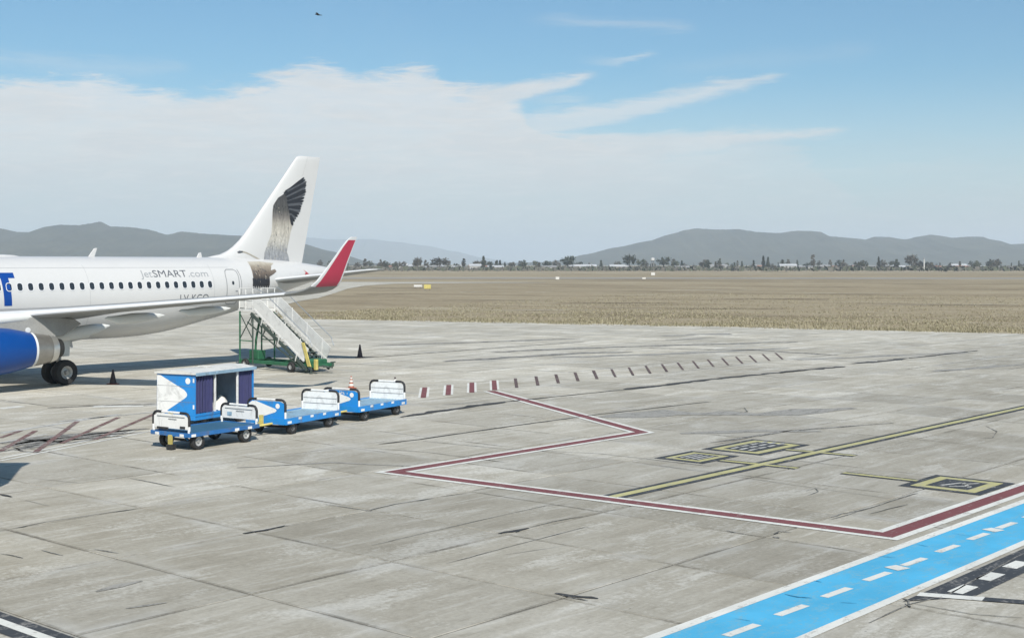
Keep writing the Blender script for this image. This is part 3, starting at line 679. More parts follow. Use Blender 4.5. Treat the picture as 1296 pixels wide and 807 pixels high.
def naca(x, t_): return 5 * t_ * (.2969 * math.sqrt(max(x, 0)) - .126 * x - .3516 * x * x + .2843 * x ** 3 - .1036 * x ** 4)
XC = [0, .008, .03, .07, .13, .22, .34, .48, .62, .74, .85, .94, 1.0]
def section(le, chord, tc, span_ang, side=1, camber=.018, twist=0, xs=XC, ysym=False):
    """closed airfoil ring; le = (s, l, z) with l to port; span_ang = lean of the span from level"""
    up = Vector((0, side * math.sin(span_ang), math.cos(span_ang))); L = Vector((le[0], -side * le[1], le[2])); ring = []
    lo, hi = [], []
    for x in xs:
        yt = naca(x, tc) + .0015; yc = camber * 4 * x * (1 - x)
        base = L + Vector((x * chord, 0, 0)) - up * (math.sin(twist) * x * chord)
        hi.append(base + up * (yc + yt) * chord); lo.append(base + up * (yc - yt) * chord)
    return hi[::-1] + lo[1:]          # TE over the top to LE, back underneath to TE
WING = [(0.8, 11.9, 2.86, 6.7, .150, 4, 2.2), (1.97, 12.55, 2.98, 6.1, .150, 4, 2.0), (4.2, 14.0, 3.18, 4.9, .135, 5, 1.5), (6.4, 15.45, 3.40, 3.72, .120, 5, 1.0), (9, 16.80, 3.62, 3.18, .115, 5, .6), (12, 18.36, 3.89, 2.58, .112, 5, .3),
        (14.5, 19.66, 4.11, 2.08, .11, 5, 0), (16.4, 20.62, 4.28, 1.72, .11, 6, 0)]
WLET = [(16.4, 20.62, 4.28, 1.72, .11, 6), (16.75, 20.86, 4.34, 1.66, .105, 16), (17.05, 21.10, 4.45, 1.58, .10, 32), (17.28, 21.32, 4.62, 1.48, .095, 50), (17.42, 21.50, 4.84, 1.36, .09, 64), (17.55, 21.76, 5.20, 1.16, .085, 72),
        (17.70, 22.12, 5.72, .90, .085, 75), (17.84, 22.50, 6.26, .66, .085, 75), (17.91, 22.74, 6.54, .50, .08, 75), (17.94, 22.93, 6.67, .34, .07, 75)]
NB = len(XC)
def wing(side):
    nm = 'wing'
    rings = [section((s, l, z), c, t_, R(a), side, twist=R(tw)) for l, s, z, c, t_, a, tw in WING]
    # leading edge faces pale metal, the rest grey
    w = MB().loft(rings, mifun=lambda i, k: 2 if NB - 4 <= k <= NB - 1 else (1 if NB - 6 <= k <= NB + 1 else 0)).build(nm, ['wing_grey', 'slat_grey', 'wing_edge'], plane, smooth=True)
    rings = [section((s, l, z), c, t_, R(a), side, camber=.01) for l, s, z, c, t_, a in WLET]
    def mi(i, k):
        outer = k >= NB - 1                         # underside = outboard face
        if i < 3: return 2
        if i >= 8: return 0
        return 1 if outer and k >= NB + 3 and k < 2 * NB - 3 else 0
    MB().loft(rings, mifun=mi).build('winglet', ['wing_edge', 'winglet_red', 'wing_grey'], w, smooth=True)
    # flap track fairings
    for l, s0, s1, z0, r in ((4.75, 16.6, 19.75, 2.62, .30), (8.05, 17.4, 20.5, 3.16, .24), (11.55, 18.8, 21.55, 3.53, .20)):
        prof = [(0, .02), (.06, .35), (.2, .8), (.45, 1.0), (.7, .85), (.9, .45), (.98, .16), (1, .03)]; rr = []
        for t_, q in prof:
            x = s0 + (s1 - s0) * t_; zz = z0 - (.50 if l < 5 else .16) * (1 - t_) + .04 + (.10 if t_ < .1 else 0)
            rr.append([(x, -side * l + r * q * .62 * math.cos(2 * math.pi * k / 14), zz + r * q * 1.0 * math.sin(2 * math.pi * k / 14)) for k in range(14)])
        MB().loft(rr).build('flap_fairing', 'fairing_white', w, smooth=True)
    # gap between flap and spoiler, aileron ends
    for l0, l1 in ((2.1, 6.2), (6.6, 13.0), (13.2, 16.2)):
        v = []
        for l in (l0, l1):
            i = max(j for j in range(len(WING) - 1) if WING[j][0] <= l); a, b = WING[i], WING[i + 1]; t_ = (l - a[0]) / (b[0] - a[0]); q = [x + (y - x) * t_ for x, y in zip(a, b)]
            for fx in (.745, .765): 
                yt = naca(fx, q[4]); v.append((q[1] + fx * q[3], -side * l, q[2] + (.018 * 4 * fx * (1 - fx) - yt) * q[3] - math.sin(R(q[6])) * fx * q[3] - .012))
        MB().add(v, [(0, 1, 3, 2)]).build('flap_gap', 'panel_line', w)
    # fuel panels underneath
    return w
wing_p = wing(1); wing_s = wing(-1)
# wing-to-body fairing
rings = []
for s, zb, w, zt in ((10.2, 1.80, 1.0, 2.6), (11, 1.62, 1.65, 3.0), (12.2, 1.52, 2.03, 3.25), (14, 1.48, 2.10, 3.35), (16.5, 1.50, 2.10, 3.3), (18.4, 1.56, 2.04, 3.1), (19.8, 1.66, 1.7, 2.7), (21, 1.80, .95, 2.3)):
    zc = (zb + zt) / 2
    rings.append([(s, w * math.copysign(abs(math.sin(a)) ** .75, math.sin(a)), zc + (zt - zb) / 2 * math.cos(a)) for a in (2 * math.pi * k / 40 for k in range(40))])
MB().loft(rings).build('belly_fairing', 'fairing_white', plane, smooth=True)

# engines
def engine(side):
    y = -side * 5.75; z = 1.80
    e = MB().lathe((0, y, z), (1, 0, 0), [(11.05, .80), (11.12, .90), (11.4, 1.0), (12.2, 1.07), (13.2, 1.07), (14.1, .98), (14.8, .84), (15.15, .755), (15.1, .70), (11.3, .76)], 40, cap=False).build('engine', 'engine_blue', plane, smooth=True)
    MB().lathe((0, y, z), (1, 0, 0), [(11.3, .765), (11.03, .80), (10.98, .86), (11.05, .91), (11.13, .915)], 40, cap=False).build('intake_lip', 'bright_metal', e, smooth=True)
    MB().lathe((0, y, z), (1, 0, 0), [(15.10, .768), (15.2, .770), (15.22, .75)], 40, cap=False).build('cowl_ring', 'wing_edge', e, smooth=True)
    MB().lathe((0, y, z), (1, 0, 0), [(15.18, .745), (15.6, .69), (16.02, .62), (16.02, .55)], 36, cap=False).build('reverser_sleeve', 'bare_metal', e, smooth=True)
    MB().lathe((0, y, z), (1, 0, 0), [(15.98, .64), (16.12, .63), (16.30, .57), (16.32, .50), (15.9, .5)], 36, cap=False).build('nozzle_ring', 'bright_metal', e, smooth=True)
    MB().lathe((0, y, z), (1, 0, 0), [(16.2, .49), (16.62, .40), (16.60, .34), (15.8, .34)], 32, cap=False).build('nozzle', 'dark_metal', e, smooth=True)
    MB().lathe((0, y, z), (1, 0, 0), [(11.6, .74), (11.62, .02)], 32).build('fan', 'dark_metal', e)
    # pylon up to the wing
    pts = [(11.9, 2.80), (12.6, 3.05), (14.4, 3.22), (15.6, 3.25), (17.2, 3.1), (17.6, 2.85), (16.7, 2.35), (15.6, 2.25), (14.6, 2.4), (13.0, 2.75)]
    MB().prism([(s, y - .16, q) for s, q in pts], (0, .32, 0)).build('pylon', 'pylon_grey', e, bevel=.04)
    MB().loft([[(s, y + h_ * math.cos(2 * math.pi * k / 12), zz + h2 * math.sin(2 * math.pi * k / 12)) for k in range(12)] for s, h_, h2, zz in ((12.1, .02, .02, 2.95), (12.6, .2, .2, 3.05), (13.6, .24, .26, 3.16), (14.8, .22, .22, 3.22), (15.7, .05, .05, 3.22))]).build('pylon_fairing', 'fairing_white', e, smooth=True)
    MB().lathe((15.0, y - side * .17, 2.66), (0, -side, 0), [(0, .125), (.02, .12), (.025, .05)], 20).build('pylon_disc', 'wing_edge', e)
    # strake
    MB().prism([(12.0, y, z + 1.03), (13.2, y, z + 1.05), (13.1, y, z + 1.25)], (0, .02, 0)).build('nacelle_strake', 'engine_blue', e)
    return e
engine(1); engine(-1)

# landing gear
def wheel_part(name, parent, c, axis, r, w, rimr, local=False, rim='rim'):
    t_ = MB().lathe(c, axis, [(-w / 2, rimr), (-w / 2, r * .88), (-w * .36, r * .97), (-w * .15, r), (w * .15, r), (w * .36, r * .97), (w / 2, r * .88), (w / 2, rimr)], 28, cap=False)
    o = t_.build(name, 'tyre', parent, smooth=True, local=local)
    MB().lathe(c, axis, [(-w * .42, rimr * 1.0), (-w * .40, rimr * .86), (-w * .22, rimr * .62), (-w * .24, rimr * .34), (-w * .44, rimr * .28), (-w * .44, .01), (w * .44, .01), (w * .44, rimr * .28), (w * .24, rimr * .34), (w * .22, rimr * .62), (w * .40, rimr * .86), (w * .42, rimr)], 20, cap=False).build('rim', rim, o, smooth=True, local=local)
    return o
for side in (1, -1):
    gr = MB().tube([(17.60, -side * 3.7, 3.2), (17.71, -side * 3.795, .62)], [.15, .11], 12).tube([(17.71, -side * 3.1, .58), (17.71, -side * 4.5, .58)], .075, 10).tube([(17.6, -side * 3.75, 2.2), (17.3, -side * 2.4, 3.0)], .06, 8)
    gear = gr.build('main_gear', 'bare_metal', plane, smooth=True)
    for l in (3.33, 4.26): wheel_part('wheel', gear, (17.71, -side * l, .58), (0, -side, 0), .58, .43, .30)
    MB().prism([(17.1, -side * 4.05, 3.1), (18.2, -side * 4.05, 3.1), (18.0, -side * 4.12, 1.3), (17.4, -side * 4.12, 1.3)], (0, -side * .04, 0)).build('gear_door', 'fairing_white', gear)
ng = MB().tube([(5.0, 0, 2.0), (5.07, 0, .42)], [.11, .08], 10).tube([(5.07, -.35, .38), (5.07, .35, .38)], .05, 8).build('nose_gear', 'bare_metal', plane, smooth=True)
for y in (-.25, .25): wheel_part('wheel', ng, (5.07, y, .38), (0, 1, 0), .38, .22, .19)

# fin, rudder
FINLE = [(5.55, 27.6), (5.92, 28.7), (6.05, 29.45), (6.25, 29.95), (6.49, 30.33), (6.85, 30.76), (7.24, 31.13), (8.55, 32.21), (10.2, 33.56), (11.5, 34.62), (11.70, 34.80), (11.76, 34.98)]
def interp(T, z):
    for (a, va), (b, vb) in zip(T, T[1:]):
        if a <= z <= b: return va + (vb - va) * (z - a) / (b - a)
    return T[0][1] if z < T[0][0] else T[-1][1]
def fin_te(z): return 35.22 + (z - 5.62) * (36.58 - 35.22) / (11.76 - 5.62)
def fin_half(s, z):
    le, te = interp(FINLE, z), fin_te(z); c = te - le; x = min(max((s - le) / c, 0), 1)
    th = .58 + (.22 - .58) * min(max((z - 5.6) / 6.1, 0), 1)
    xx = x if z > 8 else x * (1 + 0 * c)
    return th / 2 * (naca(x ** .9, .1) / naca(.3, .1)) + .003
zs = [z for z, _ in FINLE[:-3]] + [9.4, 10.8] + [z for z, _ in FINLE[-3:]]
zs = sorted(set(zs))
def fin_part(x0, x1, name, m, gap):
    rings = []
    for i, z in enumerate(zs):
        le, te = interp(FINLE, z), fin_te(z); c0 = te - le
        # hinge at a fixed share of the fin's own (undorsalled) chord
        hinge = te - (1.95 - .95 * (z - 5.6) / 6.1)
        a, b = (le, hinge - gap) if x0 == 0 else (hinge, te); sc = .55 if z > 11.74 else (.85 if z > 11.68 else 1)
        u = [0, .01, .04, .1, .2, .35, .5, .65, .8, .92, 1] if x0 == 0 else [0, .2, .4, .6, .8, 1]
        hi = [(a + (b - a) * q, fin_half(a + (b - a) * q, z) * sc, z) for q in u]
        rings.append([(p[0], p[1], p[2]) for p in hi] + [(p[0], -p[1], p[2]) for p in hi[::-1]])
    return MB().loft(rings).build(name, m, plane, smooth=True)
fin = fin_part(0, .7, 'tail_fin', 'white_paint', .012)
rud = fin_part(.7, 1, 'rudder', 'white_paint', 0)
# tailplane
for side in (1, -1):
    rings = [section((s, l, z), c, t_, R(6), side, camber=-.005) for l, s, z, c, t_ in ((.5, 31.7, 4.58, 3.75, .10), (1.3, 32.12, 4.66, 3.38, .10), (3.6, 33.43, 4.92, 2.50, .10), (5.9, 34.72, 5.19, 1.52, .09), (6.15, 34.98, 5.22, 1.25, .07), (6.24, 35.35, 5.23, .75, .04))]
    MB().loft(rings, mifun=lambda i, k: 1 if NB - 4 <= k <= NB + 1 else (2 if k < NB else 0)).build('tailplane', ['wing_grey', 'wing_edge', 'white_paint'], plane, smooth=True)

# cabin windows
def rounded(w, h_, r, n_=4):
    out = []
    for cx, cy, a0 in ((w / 2 - r, h_ / 2 - r, 0), (-w / 2 + r, h_ / 2 - r, 90), (-w / 2 + r, -h_ / 2 + r, 180), (w / 2 - r, -h_ / 2 + r, 270)):
        out += [(cx + r * math.cos(R(a0 + 90 * k / n_)), cy + r * math.sin(R(a0 + 90 * k / n_))) for k in range(n_ + 1)]
    return out
wsrc = None
for k in range(-18, 21):
    if k == -9: pass
    s, z = 16.809 + .533 * k, 4.463
    hw = skin(s, z); d_ = (skin(s, z + .05) - skin(s, z - .05)) / .1; tilt = math.atan(d_)
    if wsrc is None:
        po = rounded(.31, .43, .13); pi = rounded(.25, .365, .11); n_ = len(po)
        fr = MB().add([(x, 0, y) for x, y in po] + [(x, -.012, y) for x, y in po] + [(x, -.012, y) for x, y in pi], [(i, (i + 1) % n_, n_ + (i + 1) % n_, n_ + i) for i in range(n_)] + [(n_ + i, n_ + (i + 1) % n_, 2 * n_ + (i + 1) % n_, 2 * n_ + i) for i in range(n_)])
        wsrc = fr.build('window', 'window_frame', plane, local=True); gsrc = MB().poly([(x, -.006, y) for x, y in pi]).build('pane', 'window_glass', wsrc, local=True); w_ = wsrc
    else:
        w_ = share('window', wsrc, plane); share('pane', gsrc, w_)
    w_.location = (s, -hw + .002, z); w_.rotation_euler = (tilt, 0, 0)

# things printed on the skin
def clean(bm, step=.14, xstep=0):
    """cut so that the print can follow the curve"""
    zs_ = [v.co.y for v in bm.verts]; z = math.floor(min(zs_) / step) * step
    while z < max(zs_):
        bmesh.ops.bisect_plane(bm, geom=bm.verts[:] + bm.edges[:] + bm.faces[:], plane_co=(0, z, 0), plane_no=(0, 1, 0)); z += step
    if xstep:
        xs_ = [v.co.x for v in bm.verts]; x = math.floor(min(xs_) / xstep) * xstep
        while x < max(xs_):
            bmesh.ops.bisect_plane(bm, geom=bm.verts[:] + bm.edges[:] + bm.faces[:], plane_co=(x, 0, 0), plane_no=(1, 0, 0)); x += xstep
def print_on(name, bm, m, parent, surf, off, step=.14):
    """bm in (s, z) lies flat in x-y; wrap it on the port side"""
    clean(bm, step, .22 if surf is fin_half else .5)
    for v in bm.verts: s, z = v.co.x, v.co.y; v.co = (s, -(surf(s, z) + off), z)
    me = bpy.data.meshes.new(name); bm.to_mesh(me); bm.free()
    for q in ([m] if isinstance(m, str) else m): me.materials.append(MAT[q])
    o = bpy.data.objects.new(name, me); col.objects.link(o); o.parent = parent
    for p in me.polygons:
        if p.normal.y > 0: me.flip_normals(); break
    return o
def poly_bm(polys):
    bm = bmesh.new()
    for pts, mi in polys:
        vs = [bm.verts.new((a, b, 0)) for a, b in pts]
        for q in tessellate_polygon([[Vector((a, b, 0)) for a, b in pts]]):
            f = bm.faces.new([vs[i] for i in q]); f.material_index = mi
            if f.normal.z < 0: pass
    return bm
def text_bm(txt, s0, z0, height, width=None, bold=0):
    cu = bpy.data.curves.new('lettering', 'FONT'); cu.body = txt; cu.size = 1; cu.offset = bold; cu.resolution_u = 3
    o = bpy.data.objects.new('lettering_tmp', cu); col.objects.link(o)
    dg = bpy.context.evaluated_depsgraph_get(); me = bpy.data.meshes.new_from_object(o.evaluated_get(dg))
    bm = bmesh.new(); bm.from_mesh(me); bpy.data.objects.remove(o); bpy.data.curves.remove(cu); bpy.data.meshes.remove(me)
    xs = [v.co.x for v in bm.verts]; x0, x1 = min(xs), max(xs)
    k = height / .70; kx = (width / (x1 - x0)) if width else k
    for v in bm.verts: v.co = (s0 + (v.co.x - x0) * kx, z0 + v.co.y * k, 0)
    for f in bm.faces: f.material_index = 0
    return bm
print_on('lettering', text_bm('Jet', 23.40, 4.87, .35, .68), 'letter_pale', fus, skin, .010)
print_on('lettering', text_bm('SMART', 24.14, 4.87, .35, 2.02), 'letter_grey', fus, skin, .010)
print_on('lettering', text_bm('.com', 26.24, 4.87, .35, 1.24), 'letter_pale', fus, skin, .010)
print_on('lettering', text_bm('LV-KGO', 25.55, 3.60, .36, 1.82), 'letter_grey', fus, skin, .010)
print_on('lettering', poly_bm([([(14.86, 5.13), (16.64, 5.13), (16.64, 4.88), (16.32, 4.88), (16.38, 3.60), (16.0, 3.60), (15.94, 4.88), (14.86, 4.88)], 0)]), 'letter_blue', fus, skin, .009, .1)
print_on('lettering', text_bm('JetSMAR', 5.6, 3.60, 1.53, 9.0, .02), 'letter_blue', fus, skin, .009, .1)
# aft door: seams, little window and handle
door_bm = []
def seam(pts, w, name, parent, m='panel_line', surf=skin, off=.006):
    bm = bmesh.new(); L = [Vector(p) for p in pts]; prev = None
    for i, p in enumerate(L):
        d = (L[min(i + 1, len(L) - 1)] - L[max(i - 1, 0)]).normalized(); q = Vector((-d.y, d.x)) * w / 2
        a, b = bm.verts.new((*(p + q), 0)), bm.verts.new((*(p - q), 0))
        if prev: bm.faces.new((prev[0], prev[1], b, a))
        prev = (a, b)
    return print_on(name, bm, m, parent, surf, off, .09)
ar = [(28.60 + .42 * 0, 3.45)]
dpts = [(28.62, 3.5), (28.60, 4.2), (28.60, 4.95), (28.66, 5.15), (28.80, 5.24), (29.25, 5.24), (29.40, 5.15), (29.46, 4.95), (29.46, 4.2), (29.44, 3.5), (29.36, 3.40), (28.72, 3.40), (28.62, 3.5)]
door = seam(dpts, .045, 'door', fus)
seam([(29.52, 5.25), (29.60, 4.9), (29.62, 4.4), (29.62, 3.7)], .03, 'door_seal', door, 'letter_grey')
print_on('door_window', poly_bm([([(29.03 + a, 4.52 + b) for a, b in rounded(.15, .2, .07)], 0)]), 'window_glass', door, skin, .010)
print_on('door_handle', poly_bm([([(29.20, 4.05), (29.36, 4.05), (29.36, 4.11), (29.20, 4.11)], 0)]), 'panel_line', door, skin, .010)
for s in (9.5, 12.0, 20.4, 27.75, 30.6): seam([(s, 2.6), (s, 3.4), (s, 4.2), (s, 5.0), (s, 5.5)], .012, 'skin_joint', fus, 'letter_pale', off=.004)
for z in (3.35, 5.35): seam([(6 + k, z) for k in range(24)], .012, 'skin_joint', fus, 'letter_pale', off=.004)
# bird print on fin and tail
def px_sz(x, y, l):
    lo, hi = 0., 45.
    for _ in range(50):
        m_ = (lo + hi) / 2; p = Vector((m_, -l, 0))
        if 648 + FOC * (p - CAM).dot(RGT) / depth(p) < x: lo = m_
        else: hi = m_
    return lo, CAMH - (y - HOR) * depth((lo, -l)) / FOC
def T(pts, l=.22): return [px_sz(320 + a / 5.566, 195 + b / 5.566, l) for a, b in pts]
breast = T([(232, 272), (205, 292), (182, 306), (160, 338), (146, 362), (140, 400), (137, 450), (134, 510), (130, 560), (118, 592), (104, 622), (92, 660), (80, 692), (77, 746), (170, 752), (268, 757), (262, 728), (246, 690), (252, 640), (263, 598), (270, 560), (278, 528), (288, 500), (276, 470), (268, 430), (262, 400), (258, 360), (252, 320)])
print_on('bird_print', poly_bm([(breast, 0)]), 'feather_print', fin, fin_half, .010, .5)
tips = [(371, 164), (379, 178), (389, 192), (384, 205), (389, 217), (382, 232), (384, 248), (386, 262), (380, 282), (374, 305), (369, 328), (360, 348), (354, 368), (350, 385), (346, 402), (336, 420), (326, 440), (313, 458), (301, 476), (287, 504)]
roots = [(222, 276), (232, 262), (245, 262), (235, 280), (232, 292), (238, 302), (240, 312), (243, 320), (240, 332), (243, 340), (247, 350), (250, 358), (248, 368), (252, 378), (256, 388), (258, 398), (262, 408), (266, 420), (268, 432), (272, 446)]
fe = []
for i, (t_, r_) in enumerate(zip(tips, roots)):
    t_, r_ = Vector(t_), Vector(r_); d = (t_ - r_).normalized(); q = Vector((-d.y, d.x)); w = 15 if i < 8 else 18
    fe.append((T([r_ + q * w * .5, r_ + (t_ - r_) * .75 + q * w * .62, t_ - d * 6 + q * w * .4, t_, t_ - d * 8 - q * w * .35, r_ + (t_ - r_) * .75 - q * w * .45, r_ - q * w * .4]), i % 2 if i > 1 else 0))
for i, (pts, mi) in enumerate(fe):
    print_on('feather', poly_bm([(pts, 0)]), ('feather_black', 'feather_slate')[1 if i % 3 == 2 else 0], fin, fin_half, .014 + .004 * (i % 4), .6)
for i in range(46):   # small mottled coverts on the shoulder and breast
    a, b = random.uniform(145, 255), random.uniform(300, 735)
    if b > 600: a -= 28 * (b - 600) / 135 * random.random()
    w, h_ = random.uniform(2.5, 5), random.uniform(8, 20)
    m_ = random.choice(('feather_slate', 'feather_tan', 'feather_black')) if b < 420 else random.choice(('feather_tan', 'feather_brown', 'feather_slate'))
    print_on('covert', poly_bm([(T([(a, b), (a + w, b + h_ * .3), (a + w * .8, b + h_), (a - w * .3, b + h_ * .6)]), 0)]), m_, fin, fin_half, .012 + .0015 * (i % 4), .6)
seam([px_sz(x, y, .4) for x, y in ((303, 319.5), (308, 318), (314, 320), (322, 324), (331, 328.5))], .07, 'plume', fin, 'feather_tan', fin_half, .012)
print_on('plume_tip', poly_bm([([px_sz(x, y, .4) for x, y in ((302, 319), (305, 317.2), (309, 317.8), (309, 319.4), (304, 320.4))], 0)]), 'feather_slate', fin, fin_half, .016, .6)
tail_f = [px_sz(x, y, 1.62) for x, y in ((324, 331), (322, 341), (321, 352), (319.5, 361.5), (344, 361.5), (344, 350), (350, 347), (355.5, 343.5), (354.5, 340.5), (348, 342), (352, 336), (358, 333), (340, 330.5))]
print_on('tail_print', poly_bm([(tail_f, 0)]), 'feather_brown', fus, skin, .012, .1)
for i in range(9):
    x = 320.5 + 2.65 * i
    print_on('tail_feather', poly_bm([([px_sz(a, b, 1.66) for a, b in ((x, 352 + (i % 3)), (x + 2.2, 352 + (i % 2)), (x + 2.4, 361), (x + 1.2, 366.5 - (i % 2)), (x - .2, 361))], 0)]), 'feather_black', fus, skin, .018, .1)
for i in range(34):
    x, y = random.uniform(322.5, 342), random.uniform(333, 354); w = random.uniform(.5, 1.0); h_ = random.uniform(2, 4.5)
    print_on('covert', poly_bm([([px_sz(a, b, 1.64) for a, b in ((x, y), (x + w, y + h_ * .4), (x + w * .7, y + h_), (x - w * .4, y + h_ * .6))], 0)]), random.choice(('feather_black', 'feather_slate', 'feather_tan', 'feather_brown')), fus, skin, .014 + .0015 * (i % 3), .1)
print_on('tail_flash', poly_bm([([px_sz(x, y, .75) for x, y in ((382, 341), (389.5, 346.5), (383, 347.5), (385, 344.5))], 0)]), 'tail_red', fus, skin, .012, .1)
seam([px_sz(x, y, .5) for x, y in ((322, 330), (345, 330.5), (366, 332))], .03, 'fin_root_line', fin, 'letter_pale', fin_half, .008)
# aerials
for s0, s1, z1, w in ((21.45, 21.95, 6.34, .16), (27.93, 28.2, 6.15, .13), (9.2, 9.6, 6.25, .16)):
    MB().prism([(s0, -.02, 5.88), (s0 + .36, -.02, 5.88), (s1 + .02, -.02, z1), (s1 - w, -.02, z1 - .02)], (0, .04, 0)).build('aerial', 'white_paint', plane, bevel=.012)
MB().loft([[(s, w * math.cos(2 * math.pi * k / 12), 5.86 + h_ * math.sin(2 * math.pi * k / 12)) for k in range(12)] for s, w, h_ in ((15.6, .02, .02), (16.0, .22, .11), (16.9, .28, .13), (17.5, .2, .1), (17.9, .02, .02))]).build('antenna_fairing', 'white_paint', plane, smooth=True)
MB().prism([(20.3, -.015, 1.78), (20.55, -.015, 1.80), (20.62, -.015, 1.40), (20.52, -.015, 1.40)], (0, .03, 0)).build('aerial', 'wing_edge', plane)

# ------------------------------------------------------------------ boarding stairs at the aft door
st = empty('boarding_stairs', (30.1, -5.0, 0)); tag(st, 'white boarding stairs on green wheeled frame at the aft door', 'stairs')
sa, sb_ = 29.25, 30.70                       # near and far side
def Y_(l): return -l
def zl(l): return 3.12 - .622 * (l - 3.2)    # walking line
for s, dy in ((sa, -.03), (sb_, .0)):
    pp = MB().prism([(s + dy, -3.2, 3.12), (s + dy, -7.30, .58), (s + dy, -7.72, 1.22), (s + dy, -4.12, 3.48), (s + dy, -3.2, 4.0)], (.03, 0, 0)).build('side_panel', 'stairs_white', st)
    MB().bar((s + dy + .015, -3.25, 3.16), (s + dy + .015, -7.36, .60), .06, .10).build('panel_trim', 'stairs_white', pp)
    MB().tube([(s, -3.2, 4.32), (s, -4.1, 4.02), (s, -7.75, 1.78), (s, -7.95, 1.35)], .022, 8).build('handrail', 'bright_metal', st, smooth=True)
    for l in (3.4, 4.6, 5.8, 7.0): MB().tube([(s, -l, zl(l) - .1), (s, -l - .05, zl(l) + .98)], .022, 6).build('rail_post', 'stairs_white', st)
    MB().bar((s, -3.0, 2.90), (s, -7.6, .16), .08, .16).build('stringer', 'stairs_dark', st)
    MB().bar((s, -2.7, 2.45), (s, -7.2, -.22 + .42), .05, .06).build('lower_chord', 'stairs_dark', st)
    for k in range(8):
        l = 3.1 + .52 * k; MB().bar((s, -l, 2.87 - .596 * (l - 3.0)), (s, -l - (.3 if k % 2 else -.1), 2.5 - .5 * (l - 2.8)), .03).build('truss_bar', 'stairs_dark', st)
    for l in (3.9, 5.3, 6.7): MB().bar((s - .04, -l, zl(l) - .38), (s - .04, -l - .12, zl(l) - .02), .05).build('bracket', 'stairs_white', st)
for k in range(15):
    l = 3.35 + .28 * k; MB().box(sa + .03, sb_ - .03, -l - .15, -l + .15, zl(l) - .16, zl(l) - .13).build('tread', 'stairs_dark', st)
plat = MB().box(sa - .05, sb_ + .05, -3.25, -1.95, 3.02, 3.14).build('platform', 'stairs_white', st)
for s in (sa, sb_):
    for l in (2.0, 2.55, 3.15): MB().tube([(s, -l, 3.1), (s, -l, 4.22)], .026, 6).build('platform_post', 'stairs_white', plat)
    for z in (3.6, 4.22): MB().tube([(s, -2.0, z), (s, -3.2, z)], .026, 6).build('platform_rail', 'stairs_white', plat)
    MB().prism([(s, -2.02, 3.2), (s, -3.15, 3.2), (s, -3.15, 3.85), (s, -2.02, 3.85)], (.02, 0, 0)).build('platform_panel', 'stairs_white', plat)
for s in (sa, sb_):
    for l, top in ((2.05, 3.05), (3.15, 2.95)):
        MB().tube([(s, -l, .22), (s, -l, top)], .045, 8).build('leg', 'stairs_green' if (s, l) != (sa, 3.15) else 'stairs_dark', st)
    MB().bar((s, -2.05, 2.9), (s, -3.15, 1.55), .04).build('cross_brace', 'stairs_dark', st); MB().bar((s, -2.05, 1.55), (s, -3.15, 2.9), .04).build('cross_brace', 'stairs_dark', st)
    MB().bar((s, -2.05, 1.45), (s, -3.15, 1.45), .05).build('cross_bar', 'stairs_green', st)
MB().tube([(sa + .5, -2.7, .4), (sa + .45, -2.85, 1.5), (sa + .6, -3.0, 2.7)], .06, 8).build('lift_cylinder', 'stairs_green', st)
ch = MB().box(sa + .02, sa + .16, -8.0, -2.0, .28, .46).box(sb_ - .16, sb_ - .02, -8.0, -2.0, .28, .46)
for l in (2.1, 4.0, 6.3, 7.9): ch.box(sa + .14, sb_ - .14, -l - .06, -l + .06, .30, .44)
ch = ch.build('chassis', 'stairs_green', st, bevel=.01)
MB().box(sa + .25, sa + .75, -3.3, -2.5, .46, .95).build('pump_box', 'stairs_green', st, bevel=.03)
MB().box(sa + .1, sb_ - .1, -7.6, -6.0, .36, .66).build('engine_box', 'stairs_green', st, bevel=.05)
for s in (sa - .06, sb_ + .06):
    for l in (2.6, 6.4): wheel_part('wheel', st, (s, -l, .26), (-1 if s < 30 else 1, 0, 0), .26, .18, .13)
MB().prism([(sa - .09, -7.22, 1.55), (sa - .09, -7.42, 1.55), (sa - .09, -7.95, .35), (sa - .09, -7.70, .35)], (.05, 0, 0)).build('warning_plate', 'yellow_paint', st)
MB().box(sa + .05, sa + .2, -8.22, -8.02, .18, .72).build('hose_reel', 'yellow_paint', st, bevel=.02)
MB().tube([(29.9, -8.0, .36), (29.95, -8.7, .30), (29.95, -8.75, .58)], .04, 8).tube([(29.6, -8.0, .36), (29.9, -8.55, .31)], .03, 8).tube([(29.8, -8.75, .58), (30.1, -8.75, .58)], .035, 8).build('tow_bar', 'stairs_dark', st)
for l in (2.0, 7.9): MB().tube([(sa - .02, -l, .40), (sa - .02, -l, .04)], .035, 8).lathe((sa - .02, -l, 0), (0, 0, 1), [(0, .10), (.03, .10), (.05, .04)], 12).build('jack', 'stairs_dark', st)

